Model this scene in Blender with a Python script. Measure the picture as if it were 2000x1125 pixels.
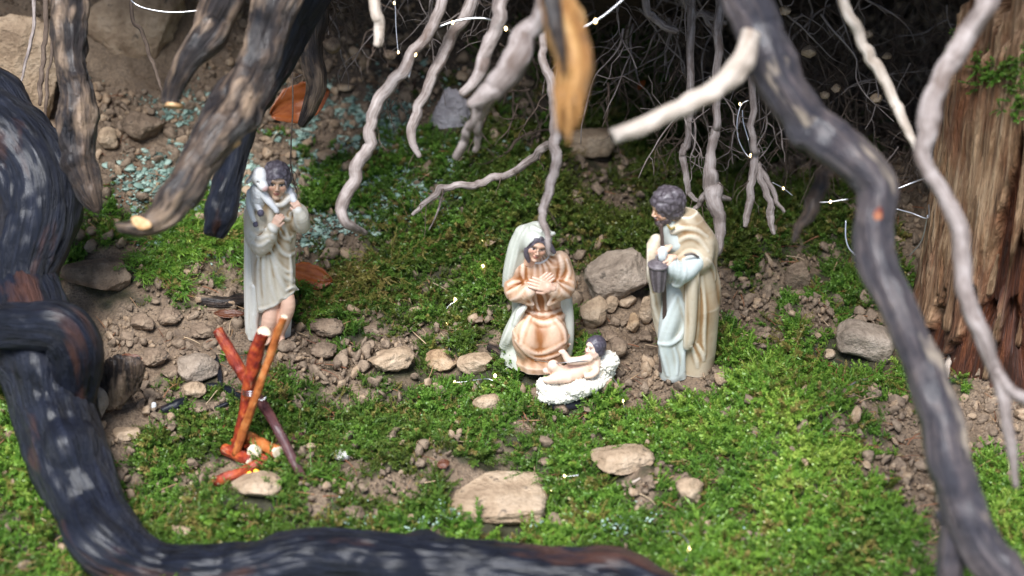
import bpy, math, random, bmesh
import numpy as np
from mathutils import Vector, Matrix, Euler
for o in list(bpy.data.objects): bpy.data.objects.remove(o)
SC = bpy.context.scene
COL = SC.collection
# ---------------------------------------------------------------- camera
PITCH = math.radians(28.0)
CAM = np.array([0.0, -1.28, 0.681])
FW = np.array([0.0, math.cos(PITCH), -math.sin(PITCH)])
UP = np.array([0.0, math.sin(PITCH), math.cos(PITCH)])
RT = np.array([1.0, 0.0, 0.0])
TH = 0.2483                                   # tan of half the horizontal field of view
cd = bpy.data.cameras.new('camera'); cam = bpy.data.objects.new('camera', cd); COL.objects.link(cam)
cam.location = CAM; cam.rotation_euler = (math.radians(90) - PITCH, 0, 0)
cd.sensor_width = 36.0; cd.lens = 18.0 / TH; cd.clip_start = 0.02; cd.clip_end = 400
cd.dof.use_dof = True; cd.dof.focus_distance = 1.45; cd.dof.aperture_fstop = 4.0; cd.dof.aperture_blades = 0
SC.camera = cam
# ---------------------------------------------------------------- light: open shade, soft daylight from the front left
SUN_EL, SUN_AZ = math.radians(58), math.radians(-164)    # azimuth from +Y clockwise: behind the camera, to the left
w = bpy.data.worlds.new('World'); SC.world = w; w.use_nodes = True
nt = w.node_tree; nt.nodes.clear()
wo = nt.nodes.new('ShaderNodeOutputWorld'); bg = nt.nodes.new('ShaderNodeBackground'); sky = nt.nodes.new('ShaderNodeTexSky')
sky.sky_type = 'NISHITA'; sky.sun_disc = False; sky.sun_elevation = SUN_EL; sky.sun_rotation = SUN_AZ
sky.air_density = 1.0; sky.dust_density = 0.8; sky.ozone_density = 1.0
bg.inputs['Strength'].default_value = 0.065
nt.links.new(sky.outputs[0], bg.inputs[0]); nt.links.new(bg.outputs[0], wo.inputs[0])
sl = bpy.data.lights.new('sun', 'SUN'); sun = bpy.data.objects.new('sun', sl); COL.objects.link(sun)
sl.energy = 3.0; sl.angle = math.radians(26); sl.color = (0.97, 0.98, 1.0)
sd = Vector((math.sin(SUN_AZ) * math.cos(SUN_EL), math.cos(SUN_AZ) * math.cos(SUN_EL), math.sin(SUN_EL)))
sun.rotation_euler = sd.to_track_quat('Z', 'Y').to_euler()
SC.view_settings.view_transform = 'Standard'; SC.view_settings.look = 'None'
SC.view_settings.exposure = 1.35; SC.view_settings.gamma = 1.0; SC.view_settings.use_curve_mapping = False
SC.render.engine = 'CYCLES'; SC.cycles.use_denoising = True
SC.cycles.max_bounces = 6; SC.cycles.diffuse_bounces = 3; SC.cycles.glossy_bounces = 3; SC.cycles.transmission_bounces = 3
SC.cycles.caustics_reflective = False; SC.cycles.caustics_refractive = False; SC.cycles.sample_clamp_indirect = 4.0
# ---------------------------------------------------------------- helpers
def raydir(px, py):
    return FW + RT * ((px - 1000.0) / 1000.0 * TH) + UP * ((562.5 - py) / 1000.0 * TH)
def P(px, py, d): return CAM + raydir(px, py) * d          # photo pixel + distance along the view axis -> world point
def pxs(d): return d * TH / 1000.0                          # metres per photo pixel at that distance
def project(X, Y, Z):
    dx, dy, dz = X - CAM[0], Y - CAM[1], Z - CAM[2]
    d = dy * FW[1] + dz * FW[2]; u = dy * UP[1] + dz * UP[2]
    return 1000 + dx / d / TH * 1000, 562.5 - u / d / TH * 1000, d
def sst(a, b, x):
    t = np.clip((x - a) / (b - a), 0, 1); return t * t * (3 - 2 * t)
def _hash(ix, iy, iz, seed):
    with np.errstate(over='ignore'):
        h = (ix.astype(np.int64) * 374761393 + iy.astype(np.int64) * 668265263 + iz.astype(np.int64) * 2147483647 + seed * 974711) & 0xffffffff
        h = ((h ^ (h >> 13)) * 1274126177) & 0xffffffff
        h = ((h ^ (h >> 16)) * 2246822519) & 0xffffffff
        h = h ^ (h >> 15)
    return (h & 0xffff).astype(np.float32) / 65535.0
def vnoise(x, y, z=0.0, seed=0):
    x = np.asarray(x, float); y = np.asarray(y, float) + 0 * x; z = np.asarray(z, float) + 0 * x
    ix, iy, iz = np.floor(x), np.floor(y), np.floor(z)
    fx, fy, fz = x - ix, y - iy, z - iz
    fx = fx * fx * (3 - 2 * fx); fy = fy * fy * (3 - 2 * fy); fz = fz * fz * (3 - 2 * fz)
    r = 0
    for a in (0, 1):
        wx = fx if a else 1 - fx
        for b in (0, 1):
            wy = fy if b else 1 - fy
            for c in (0, 1):
                wz = fz if c else 1 - fz
                r = r + wx * wy * wz * _hash(ix + a, iy + b, iz + c, seed)
    return r * 2 - 1
def fbm(x, y, z=0.0, oct=4, seed=0, gain=0.5):
    r = 0; a = 1.0; s = 0
    for i in range(oct):
        r = r + a * vnoise(x * 2 ** i + 17.3 * i, y * 2 ** i, np.asarray(z) * 2 ** i, seed + i); s += a; a *= gain
    return r / s
def mesh(name, V, F, mat=None, parent=None, smooth=True, attrs=None):
    me = bpy.data.meshes.new(name)
    V = np.asarray(V, np.float32); me.vertices.add(len(V)); me.vertices.foreach_set('co', V.ravel())
    if isinstance(F, np.ndarray) and F.ndim == 2:
        n, k = F.shape
        me.loops.add(n * k); me.loops.foreach_set('vertex_index', F.astype(np.int32).ravel())
        me.polygons.add(n); me.polygons.foreach_set('loop_start', np.arange(0, n * k, k, dtype=np.int32))
        me.polygons.foreach_set('loop_total', np.full(n, k, np.int32))
    else:
        tot = [len(f) for f in F]; fl = [i for f in F for i in f]
        me.loops.add(len(fl)); me.loops.foreach_set('vertex_index', np.array(fl, np.int32))
        me.polygons.add(len(F)); st = np.concatenate([[0], np.cumsum(tot)[:-1]]) if len(F) else []
        me.polygons.foreach_set('loop_start', np.array(st, np.int32)); me.polygons.foreach_set('loop_total', np.array(tot, np.int32))
    if smooth: me.polygons.foreach_set('use_smooth', np.ones(len(me.polygons), bool))
    for k, v in (attrs or {}).items():
        v = np.asarray(v, np.float32)
        if v.ndim == 1: a = me.attributes.new(k, 'FLOAT', 'POINT'); a.data.foreach_set('value', v)
        elif v.shape[1] == 3: a = me.attributes.new(k, 'FLOAT_VECTOR', 'POINT'); a.data.foreach_set('vector', v.ravel())
    me.update(); me.validate()
    if mat: me.materials.append(mat)
    o = bpy.data.objects.new(name, me)
    COL.objects.link(o)
    if parent: o.parent = parent
    return o
def tag(o, label=None, cat=None, group=None, kind=None):
    if label: o['label'] = label
    if cat: o['category'] = cat
    if group: o['group'] = group
    if kind: o['kind'] = kind
    return o
def empty(name, loc=(0, 0, 0), label=None, cat=None, group=None):
    o = bpy.data.objects.new(name, None); COL.objects.link(o); o.location = loc; o.empty_display_size = 0.01
    return tag(o, label, cat, group)
# ---- node materials
class NM:
    def __init__(s, name):
        s.m = bpy.data.materials.new(name); s.m.use_nodes = True; s.t = s.m.node_tree; s.t.nodes.clear()
        s.out = s.n('ShaderNodeOutputMaterial'); s.b = s.n('ShaderNodeBsdfPrincipled'); s.l(s.b.outputs[0], s.out.inputs[0])
    def n(s, t, **k):
        x = s.t.nodes.new(t)
        for a, v in k.items(): setattr(x, a, v)
        return x
    def l(s, a, b): s.t.links.new(a, b)
    def put(s, sock, v):
        if isinstance(v, bpy.types.NodeSocket): s.l(v, sock)
        else:
            if isinstance(v, tuple) and len(v) == 3 and sock.type == 'RGBA': v = v + (1,)
            sock.default_value = v
    def attr(s, name, kind='GEOMETRY', out='Fac'):
        x = s.n('ShaderNodeAttribute', attribute_name=name, attribute_type=kind); return x.outputs[out]
    def coord(s, kind='Object'): return s.n('ShaderNodeTexCoord').outputs[kind]
    def scale(s, v, sc):
        x = s.n('ShaderNodeMapping'); s.l(v, x.inputs[0]); x.inputs['Scale'].default_value = sc; return x.outputs[0]
    def noise(s, v, sc, det=4, rough=0.55, dist=0.0):
        x = s.n('ShaderNodeTexNoise'); s.l(v, x.inputs['Vector']); x.inputs['Scale'].default_value = sc
        x.inputs['Detail'].default_value = det; x.inputs['Roughness'].default_value = rough; x.inputs['Distortion'].default_value = dist
        return x.outputs[0]
    def voro(s, v, sc, feat='F1'):
        x = s.n('ShaderNodeTexVoronoi', feature=feat); s.l(v, x.inputs['Vector']); x.inputs['Scale'].default_value = sc; return x.outputs['Distance']
    def ramp(s, f, stops):
        x = s.n('ShaderNodeValToRGB'); s.l(f, x.inputs[0]); e = x.color_ramp.elements
        while len(e) < len(stops): e.new(0.5)
        for el, (p, c) in zip(e, stops): el.position = p; el.color = (c + (1,)) if isinstance(c, tuple) else (c, c, c, 1)
        return x.outputs[0]
    def mix(s, f, a, b, mode='MIX'):
        x = s.n('ShaderNodeMix', data_type='RGBA', blend_type=mode)
        s.put(x.inputs[0], f); s.put(x.inputs[6], a); s.put(x.inputs[7], b); return x.outputs[2]
    def math(s, op, a, b=0.0, c=0.0):
        x = s.n('ShaderNodeMath', operation=op); s.put(x.inputs[0], a); s.put(x.inputs[1], b); s.put(x.inputs[2], c); return x.outputs[0]
    def bump(s, h, strength=0.5, dist=0.001, normal=None):
        x = s.n('ShaderNodeBump'); s.l(h, x.inputs['Height']); x.inputs['Strength'].default_value = strength; x.inputs['Distance'].default_value = dist
        if normal is not None: s.l(normal, x.inputs['Normal'])
        return x.outputs[0]
    def set(s, col=None, rough=None, normal=None, **k):
        if col is not None: s.put(s.b.inputs['Base Color'], col)
        if rough is not None: s.put(s.b.inputs['Roughness'], rough)
        if normal is not None: s.l(normal, s.b.inputs['Normal'])
        for a, v in k.items(): s.put(s.b.inputs[a.replace('_', ' ')], v)
        return s.m
# ---- tubes
def catmull(pts, n):
    pts = np.asarray(pts, float); m = len(pts)
    p = np.vstack([2 * pts[0] - pts[1], pts, 2 * pts[-1] - pts[-2]])
    out = []
    for i in range(m - 1):
        a, b, c, d = p[i], p[i + 1], p[i + 2], p[i + 3]
        for t in np.linspace(0, 1, n, endpoint=False):
            out.append(0.5 * (2 * b + (c - a) * t + (2 * a - 5 * b + 4 * c - d) * t * t + (3 * b - a - 3 * c + d) * t ** 3))
    out.append(pts[-1]); return np.array(out)
def frames(C):
    T = np.gradient(C, axis=0); T /= np.linalg.norm(T, axis=1)[:, None] + 1e-12
    n = np.cross(T[0], [0.3, 0.2, 1.0]); n /= np.linalg.norm(n); N = [n]
    for i in range(1, len(C)):
        n = N[-1] - T[i] * np.dot(N[-1], T[i]); n /= np.linalg.norm(n); N.append(n)
    N = np.array(N); return T, N, np.cross(T, N)
def tube_geo(C, R, seg=12, gnarl=0.0, ridges=0.0, seed=0, lump=0.0, cut=False, freq=1.0, cracks=0.0, knots=0, ragged=0.0):
    """tube along C with radii R; returns V, F, bark coordinate (grain runs along z)"""
    T, N, B = frames(C); n = len(C); R = np.asarray(R, float)
    L = np.concatenate([[0], np.cumsum(np.linalg.norm(np.diff(C, axis=0), axis=1))])
    a = np.linspace(0, 2 * math.pi, seg, endpoint=False)
    A, LL = np.meshgrid(a, L); RR = np.repeat(R[:, None], seg, 1)
    ca, sa = np.cos(A), np.sin(A); rm = max(R.mean(), 1e-5)
    k = 1 + 0 * A
    if gnarl: k = k + gnarl * fbm(ca * 1.3 + seed, sa * 1.3, LL / rm * 0.45 * freq, 4, seed)
    if lump: k = k + lump * np.maximum(0, vnoise(ca * 1.1, sa * 1.1 + seed, LL / rm * 0.35, seed + 5)) ** 2
    if ridges:
        tw = LL / rm * 0.10
        k = k + ridges * (np.abs(fbm(np.cos(A + tw) * 4.5, np.sin(A + tw) * 4.5, LL / rm * 0.22, 3, seed + 9)) - 0.25)
    if cracks:
        tw = LL / rm * 0.07
        for fr, am in ((1.0, 1.0), (2.1, .55)):
            n_ = fbm(np.cos(A + tw) * 2.2 * fr + seed, np.sin(A + tw) * 2.2 * fr, LL / rm * .12 * fr, 3, seed + 19); k = k - cracks * am * np.exp(-(n_ / .045) ** 2)
    if knots:
        rg = np.random.RandomState(seed + 77)
        for q in range(knots):
            l0 = rg.uniform(.05, .95) * L[-1]; a0 = rg.uniform(0, 6.28); w0 = rg.uniform(.35, .8) * rm; am = rg.uniform(.08, .26) * (1 if rg.random_sample() < .75 else -.5); da = np.abs((A - a0 + math.pi) % (2 * math.pi) - math.pi)
            dd = ((LL - l0) / w0) ** 2 + (da / .6) ** 2; k = k + am * np.exp(-dd) - .25 * am * np.exp(-((np.sqrt(dd) - 1.5) / .3) ** 2)
    if ragged:
        e_ = sst(L[-1] - 1.2 * R[-4:].mean() - .002, L[-1], LL); k = k * (1 + ragged * e_ * vnoise(ca * 2.5 + seed, sa * 2.5, LL * 0, seed + 3))
        OFF = e_ * ragged * R[-1] * 1.2 * (vnoise(ca * 3.3 + seed, sa * 3.3, LL * 0 + 5, seed + 4) + .5 * vnoise(ca * 7 + seed, sa * 7, LL * 0, seed + 5))
    RR = RR * k
    V = C[:, None, :] + N[:, None, :] * (RR * ca)[..., None] + B[:, None, :] * (RR * sa)[..., None]
    if ragged: V = V + T[:, None, :] * OFF[..., None]
    V = V.reshape(-1, 3); F = []
    i, j = np.meshgrid(np.arange(n - 1), np.arange(seg), indexing='ij'); j2 = (j + 1) % seg
    F = np.stack([i * seg + j, i * seg + j2, (i + 1) * seg + j2, (i + 1) * seg + j], -1).reshape(-1, 4)
    g = np.stack([ca * R.mean(), sa * R.mean(), LL], -1).reshape(-1, 3)
    F = [tuple(f) for f in F.tolist()]
    # end caps
    V = np.vstack([V, C[0] - T[0] * R[0] * 0.3, C[-1] + T[-1] * R[-1] * (0.05 if cut else 0.5)]); g = np.vstack([g, [0, 0, 0], [0, 0, L[-1]]])
    c0, c1 = len(V) - 2, len(V) - 1
    for q in range(seg):
        F.append((c0, (q + 1) % seg, q)); F.append((c1, (n - 1) * seg + q, (n - 1) * seg + (q + 1) % seg))
    g[:, :2] *= 1.0
    return V, F, g
def tube(name, pts, mat, parent=None, seg=12, sub=8, jitter=0.0, seed=0, **k):
    """pts: (px, py, distance, radius in photo pixels)"""
    W = np.array([np.append(P(a, b, d), r * pxs(d)) for a, b, d, r in pts])
    C = catmull(W, sub); cen, R = C[:, :3].copy(), np.maximum(C[:, 3], 0.0002)
    if jitter:
        s = np.concatenate([[0], np.cumsum(np.linalg.norm(np.diff(cen, axis=0), axis=1))]) / max(R.mean(), .0015) * .28
        for ax in range(3): cen[:, ax] += jitter * R * fbm(s, seed * 3.1 + ax * 7.7, 0.0, 3, seed + ax)
    V, F, g = tube_geo(cen, R, seg, seed=seed, **k)
    org = cen.mean(0) if parent is None else np.zeros(3)
    o = mesh(name, V - org, F, mat, parent, attrs={'bark': g})
    if parent is None: o.location = org
    return o
def join_geo(parts):
    V, F, G, o = [], [], [], 0
    for v, f, g in parts:
        V.append(v); G.append(g); F += [tuple(i + o for i in q) for q in f]; o += len(v)
    return np.vstack(V), F, np.vstack(G)
# ---------------------------------------------------------------- ground
DEN = """00000000000000000000
00000000136774200000
00000000379984310000
00000123599998752000
00120466799999974200
04887678889999996400
03896667898323668600
03000157887202785300
71113877777446886300
96687899999989999511
96886878899987999628
97778889999978999989
97778889999978999989"""
DEN = np.array([[int(c) for c in r] for r in DEN.split()], float) / 9
def bil(M, px, py):
    u = np.clip((px - 50) / 100, 0, M.shape[1] - 1.001); v = np.clip((py + 50) / 100, 0, M.shape[0] - 1.001)
    i, j = np.floor(u).astype(int), np.floor(v).astype(int); u, v = u - i, v - j
    return (M[j, i] * (1 - u) + M[j, i + 1] * u) * (1 - v) + (M[j + 1, i] * (1 - u) + M[j + 1, i + 1] * u) * v
PY = [-3.0, -.5, -.2175, -.024, .04, .136, .21, .27, .31, .335, .36, .8]
PZ = [-.45, -.15, -.088, -.045, -.034, .0, .034, .085, .15, .28, .42, .55]
BUMPS = []       # (x, y, radius x, radius y, height) filled below from photo positions
def H0(x, y):
    ys = y - .32 * sst(-.02, .16, x) * sst(.13, .42, y) + .02 * vnoise(x * 6, y * 3, 0, 3) * sst(.1, .3, y)
    z = np.interp(ys, PY, PZ)
    z = z + .045 * sst(-.12, -.36, x) * sst(-.08, .14, y)
    z = z + .02 * sst(.3, .45, x) * sst(-.05, .1, y)
    return z
def H1(x, y):
    z = H0(x, y)
    for (bx, by, rx, ry, h) in BUMPS:
        z = z + h * np.exp(-(((x - bx) / rx) ** 2 + ((y - by) / ry) ** 2))
    z = z + .010 * fbm(x * 11, y * 11, 0, 3, 21)
    return z
def hit(px, py, fn):
    px, py = np.broadcast_arrays(np.asarray(px, float), np.asarray(py, float)); d = np.full(px.shape, 1.0)
    D = FW[:, None] + RT[:, None] * ((px.ravel() - 1000) / 1000 * TH) + UP[:, None] * ((562.5 - py.ravel()) / 1000 * TH)
    d = np.full(px.size, .95); done = np.zeros(px.size, bool)
    for it in range(400):
        p = CAM[:, None] + D * d; below = p[2] < fn(p[0], p[1]); done |= below
        if done.all(): break
        d = np.where(done, d, d + .004)
    for it in range(6):
        p = CAM[:, None] + D * d; d = d + (p[2] - fn(p[0], p[1])) * .8
    p = CAM[:, None] + D * d
    return np.vstack([p, d[None]]).T
def bump_at(px, py, rx, ry, h):
    p = hit(px, py, H0)[0]; BUMPS.append((p[0], p[1], rx, ry, h))
bump_at(1560, 860, .055, .06, .028)     # moss mound, right
bump_at(1500, 960, .08, .05, .008)
bump_at(600, 760, .032, .035, .010)    # cushion by the fire
bump_at(330, 545, .055, .03, .018)     # shaggy ledge, left
bump_at(60, 950, .05, .08, .015)
bump_at(1000, 360, .10, .05, .010)
bump_at(1800, 850, .05, .05, -.008)
bump_at(640, 660, .03, .025, -.006)
def H(x, y):
    z = H1(x, y)
    X, Y, D = project(x, y, z)
    soil = 1 - np.clip(bil(DEN, X, Y) * 1.3, 0, 1)
    c = vnoise(x * 70, y * 70, z * 60, 31)
    z = z + soil * (.0045 * np.abs(c) + .0034 * np.abs(vnoise(x * 150, y * 150, z * 130, 32)) + .0012 * vnoise(x * 320, y * 320, 0, 33))
    z = z + (1 - soil) * (.006 * fbm(x * 45, y * 45, 0, 2, 34) + .007 * vnoise(x * 24, y * 24, 0, 35))
    return z
m = NM('earth'); c = m.coord()
n1 = m.noise(c, 28, 6, .6); n2 = m.noise(c, 160, 5, .65); n3 = m.noise(c, 700, 3)
soil = m.ramp(n1, [(.28, (.060, .041, .028)), (.48, (.175, .123, .081)), (.68, (.29, .215, .148))])
soil = m.mix(m.math('MULTIPLY', n2, .6), soil, (.30, .205, .125)); soil = m.mix(m.ramp(n3, [(.35, .75), (.62, 0.0)]), soil, (.055, .034, .022))
moss_floor_shade = m.ramp(n2, [(.3, (.016, .013, .007)), (.6, (.040, .038, .013))])  # floor under the moss, darkened to stand in for shade between tufts
soil = m.mix(m.math('MULTIPLY', m.attr('humus_shade'), .85), soil, m.ramp(n2, [(.35, (.018, .012, .008)), (.65, (.060, .040, .027))])); col = m.mix(m.attr('moss'), soil, moss_floor_shade)  # dark humus at the back, its tone also painting in the hollow's shade
hgt = m.math('ADD', n2, m.math('MULTIPLY', n3, .4))
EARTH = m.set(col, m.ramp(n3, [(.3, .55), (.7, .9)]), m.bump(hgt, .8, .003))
def grid_axis(lo, hi, flo, fhi, fine, coarse):
    a = list(np.arange(flo, fhi, fine)); s = coarse * .3; v = flo
    L = []
    while v > lo: v -= s; s *= 1.25; L.append(v)
    v = a[-1]; s = coarse * .3; R_ = []
    while v < hi: v += s; s *= 1.25; R_.append(v)
    return np.array(L[::-1] + a + R_)
gx = grid_axis(-4, 4, -.50, .50, .0021, .02); gy = grid_axis(-3, .8, -.34, .42, .0021, .02)
gy = gy[gy < .8]
GX, GY = np.meshgrid(gx, gy); GZ = H(GX, GY)
PXg, PYg, _ = project(GX, GY, GZ)
front = GY > -1.0
def moss_k(x, y, px, py):
    """how mossy a spot is; above .6 moss grows"""
    return bil(DEN, px, py) * 1.15 - .06 + .75 * fbm(x * 22, y * 22, 0, 3, 61) + .55 * fbm(x * 80, y * 80, 0, 2, 62)
MO = np.where(front, sst(.45, .8, moss_k(GX, GY, PXg, PYg)), 1)
nxg, nyg = len(gx), len(gy)
i, j = np.meshgrid(np.arange(nyg - 1), np.arange(nxg - 1), indexing='ij')
Fg = np.stack([i * nxg + j, i * nxg + j + 1, (i + 1) * nxg + j + 1, (i + 1) * nxg + j], -1).reshape(-1, 4)
ground = mesh('ground', np.stack([GX, GY, GZ], -1).reshape(-1, 3), Fg, EARTH, attrs={'moss': MO.ravel(), 'humus_shade': (sst(330, 160, PYg + 60 * fbm(GX * 14, GY * 14, 0, 3, 44)) * sst(420, 640, PXg) * front).ravel()})
tag(ground, 'crumbly brown forest soil bank under the moss', None, kind='structure')
def Hq(x, y):
    """height read back from the ground mesh"""
    i_ = np.clip(np.searchsorted(gx, x) - 1, 0, nxg - 2); j_ = np.clip(np.searchsorted(gy, y) - 1, 0, nyg - 2)
    u_ = np.clip((x - gx[i_]) / (gx[i_ + 1] - gx[i_]), 0, 1); v_ = np.clip((y - gy[j_]) / (gy[j_ + 1] - gy[j_]), 0, 1)
    return (GZ[j_, i_] * (1 - u_) + GZ[j_, i_ + 1] * u_) * (1 - v_) + (GZ[j_ + 1, i_] * (1 - u_) + GZ[j_ + 1, i_ + 1] * u_) * v_
_D = np.arange(.95, 2.1, .001)
def G(px, py):
    """ground point under a photo pixel: x, y, z, distance along the view axis"""
    r = raydir(px, py); p = CAM[:, None] + r[:, None] * _D; b = p[2] < Hq(p[0], p[1]); k = int(np.argmax(b)) if b.any() else len(_D) - 1
    return np.append(p[:, k], _D[k])
# the earth-clogged root plate of the toppled tree, unseen, its overhang drawn forward to shade the hollow
u = np.linspace(-1.0, 1.0, 90); v = np.linspace(0, 1, 50); U_, V_ = np.meshgrid(u, v)
fy = -.02 - .15 * sst(-.15, .1, U_ * .8) + .85 * V_ + .05 * fbm(U_ * 3, V_ * 2, 0, 3, 51)
fz = .375 + .02 * np.abs(U_) - (.10 + .11 * sst(-.1, .1, U_ * .8)) * sst(.16, .62, V_) - .09 * sst(0, .22, V_) + .05 * fbm(U_ * 6, V_ * 6, 0, 4, 52) + .05 * (1 - sst(0, .10, V_))
bot = np.stack([U_ * .8, fy, fz], -1).reshape(-1, 3); top = np.stack([U_ * .8, fy + .05, fz * 0 + .75 + .1 * fbm(U_ * 3, V_ * 3, 0, 3, 53)], -1).reshape(-1, 3)
nu, nv = 90, 50; F = []
for a in range(nv - 1):
    for b in range(nu - 1):
        q = a * nu + b; F.append((q, q + nu, q + nu + 1, q + 1)); q += nu * nv; F.append((q, q + 1, q + nu + 1, q + nu))
off = nu * nv
for b in range(nu - 1):
    F.append((b, b + 1, b + 1 + off, b + off)); q = (nv - 1) * nu + b; F.append((q, q + off, q + 1 + off, q + 1))
for a in range(nv - 1):
    q = a * nu; F.append((q, q + off, q + nu + off, q + nu)); q = a * nu + nu - 1; F.append((q, q + nu, q + nu + off, q + off))
rp = mesh('root_plate_earth', np.vstack([bot, top]), F, EARTH, attrs={'moss': np.zeros(2 * off), 'humus_shade': np.ones(2 * off)})
tag(rp, 'earth of the overhanging root plate drawn out above the hollow to shade it', kind='structure')
# ---------------------------------------------------------------- roots and branches
def bark(name, stops, patch=None, patchcol=None, pt=.52, rough=(.25, .6), bumps=.6, wet=0.3, k=1.0, cb=.22, cr=.26):
    m = NM(name); g = m.attr('bark', out='Vector'); o = m.coord()
    gs = m.scale(g, (1, 1, .10)); n1 = m.noise(gs, 170 * k, 7, .68, 1.2); n2 = m.noise(g, 55 * k, 4, .6); n3 = m.noise(gs, 620 * k, 4, .6)
    f = m.math('ADD', m.math('MULTIPLY', n1, .62), m.math('MULTIPLY', n2, .38))
    col = m.ramp(f, stops)
    if patch: col = m.mix(m.ramp(m.noise(m.scale(g, (1, 1, .35)), patch * k, 4, .6), [(pt, 0.0), (pt + .08, 1.0)]), col, patchcol)
    h = m.math('ADD', n1, m.math('MULTIPLY', n3, .45)); h = m.math('ADD', h, m.math('MULTIPLY', n2, .6))
    m.l(m.bump(h, bumps * cb, .010 / k), m.b.inputs['Coat Normal'])
    return m.set(col, m.ramp(n2, [(.3, rough[0]), (.7, rough[1])]), m.bump(h, bumps, .010 / k), Coat_Weight=wet, Coat_Roughness=cr, Specular_IOR_Level=.28)
B_CHAR = bark('charred_wet_wood', [(.36, (.002, .002, .004)), (.50, (.006, .008, .017)), (.62, (.011, .014, .028)), (.80, (.030, .030, .042))], 28, (.075, .032, .023), .56, (.42, .65), wet=.28, bumps=.8, cb=.16, cr=.30)
B_DARK = bark('dark_root_bark', [(.36, (.010, .009, .011)), (.48, (.048, .036, .032)), (.58, (.17, .115, .080)), (.72, (.42, .32, .24))], 42, (.40, .28, .19), .54, (.3, .55), wet=.3, bumps=1.0)
B_PALE = bark('pale_root_bark', [(.30, (.06, .045, .040)), (.45, (.22, .175, .155)), (.60, (.42, .36, .335)), (.78, (.60, .54, .51))], 30, (.15, .105, .085), .55, (.45, .75), wet=.08, k=1.7, bumps=.4)
B_CREAM = bark('peeled_root_wood', [(.32, (.20, .15, .11)), (.48, (.46, .38, .31)), (.7, (.66, .60, .53))], 34, (.24, .17, .12), .56, (.4, .7), wet=.1, bumps=.35)
B_TAN = bark('tan_root_wood', [(.32, (.11, .045, .015)), (.45, (.40, .18, .05)), (.58, (.64, .36, .13)), (.75, (.70, .56, .42))], 34, (.14, .085, .06), .55, (.35, .6), wet=.15, bumps=.8)
B_MOTT = bark('mottled_branch_bark', [(.3, (.018, .018, .026)), (.46, (.045, .040, .048)), (.58, (.12, .095, .095)), (.72, (.36, .29, .23))], 34, (.46, .37, .28), .58, (.4, .6), wet=.35, bumps=.8)
B_FINE = bark('fine_root_fibre', [(.3, (.045, .030, .022)), (.5, (.13, .092, .070)), (.75, (.30, .235, .185))], None, None, .5, (.6, .85), wet=0, k=3)
m = NM('fresh_cut_wood'); g = m.coord(); CUT = m.set(m.ramp(m.noise(g, 400, 3), [(.3, (.50, .26, .10)), (.7, (.72, .48, .26))]), .55)
def cutface(parent, px, py, d, r, aim, name='cut_end', asp=1.0, mat=None):
    """a slightly domed sawn face looking along aim"""
    c = P(px, py, d); n = np.array(aim, float); n /= np.linalg.norm(n)
    a = np.cross(n, [.2, .1, 1]); a /= np.linalg.norm(a); b = np.cross(n, a); R = r * pxs(d); V = []; F = []
    for k, (rr, h) in enumerate(((1.0, -.35), (1.0, 0), (.86, .06), (.45, .08))):
        for q in range(14):
            t = q * math.tau / 14; w = 1 + .08 * math.sin(3 * t + px)
            V.append(c + (a * math.cos(t) * asp + b * math.sin(t)) * R * rr * w + n * R * h)
    V.append(c + n * R * .07)
    for k in range(3):
        for q in range(14): F.append((k * 14 + q, k * 14 + (q + 1) % 14, k * 14 + 14 + (q + 1) % 14, k * 14 + 14 + q))
    for q in range(14): F.append((42 + q, 42 + (q + 1) % 14, 56))
    return mesh(name, V, F, mat or CUT, parent)
def root(name, label, trunk, mat, branches=(), cat='root', group=None, seg=18, sub=9, seed=1, part='stem', **k):
    e = empty(name, tuple(P(*trunk[len(trunk) // 2][:3])), label, cat, group)
    M = np.array(e.location)
    def loc(o):
        o.data.transform(Matrix.Translation(Vector(-M))); return o
    loc(tube(part, trunk, mat, e, seg, sub, seed=seed, **k))
    for q, b in enumerate(branches):
        bm_ = mat
        if isinstance(b, tuple): b, bm_ = b
        loc(tube('side_root', b, bm_, e, max(8, seg - 4), sub, seed=seed + 10 + q, **k))
    e['_o'] = 0; del e['_o']
    return e, loc
# --- the charred root that frames the scene on the left and along the bottom
e, loc = root('charred_root', 'thick charred black root curving down the left side and along the bottom front', [
    (40, 560, 1.385, 66), (60, 640, 1.37, 82), (95, 715, 1.36, 94), (106, 800, 1.35, 82), (138, 900, 1.33, 76), (178, 990, 1.315, 68), (212, 1058, 1.30, 74),
    (292, 1108, 1.295, 62), (400, 1122, 1.29, 62), (500, 1114, 1.285, 62), (620, 1094, 1.28, 63), (750, 1101, 1.275, 64), (900, 1113, 1.27, 62), (1050, 1126, 1.265, 60),
    (1200, 1140, 1.26, 58), (1300, 1164, 1.255, 48), (1380, 1200, 1.25, 30)], B_CHAR, seg=84, sub=16, seed=3, gnarl=.24, ridges=.09, lump=.14, cracks=.05, knots=16)
loc(tube('side_root', [(-520, 760, 1.38, 34), (-300, 690, 1.36, 40), (-120, 650, 1.345, 44), (-30, 637, 1.34, 46), (60, 636, 1.332, 47), (122, 642, 1.33, 52), (148, 690, 1.335, 54), (140, 770, 1.35, 46), (122, 850, 1.36, 34)], B_CHAR, e, 64, 14, seed=8, gnarl=.22, ridges=.09, lump=.1, cracks=.05, knots=4))
root('gnarled_root', 'gnarled black root with swirling grain at the left edge', [
    (-620, 40, 1.46, 60), (-380, 90, 1.44, 70), (-190, 150, 1.42, 78), (-90, 195, 1.415, 84), (0, 265, 1.41, 86), (62, 340, 1.40, 84), (74, 430, 1.395, 82), (52, 520, 1.39, 66), (36, 600, 1.385, 60)], B_CHAR, seg=84, sub=16, seed=5, gnarl=.30, ridges=.15, lump=.25, cracks=.07, knots=6)
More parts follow.
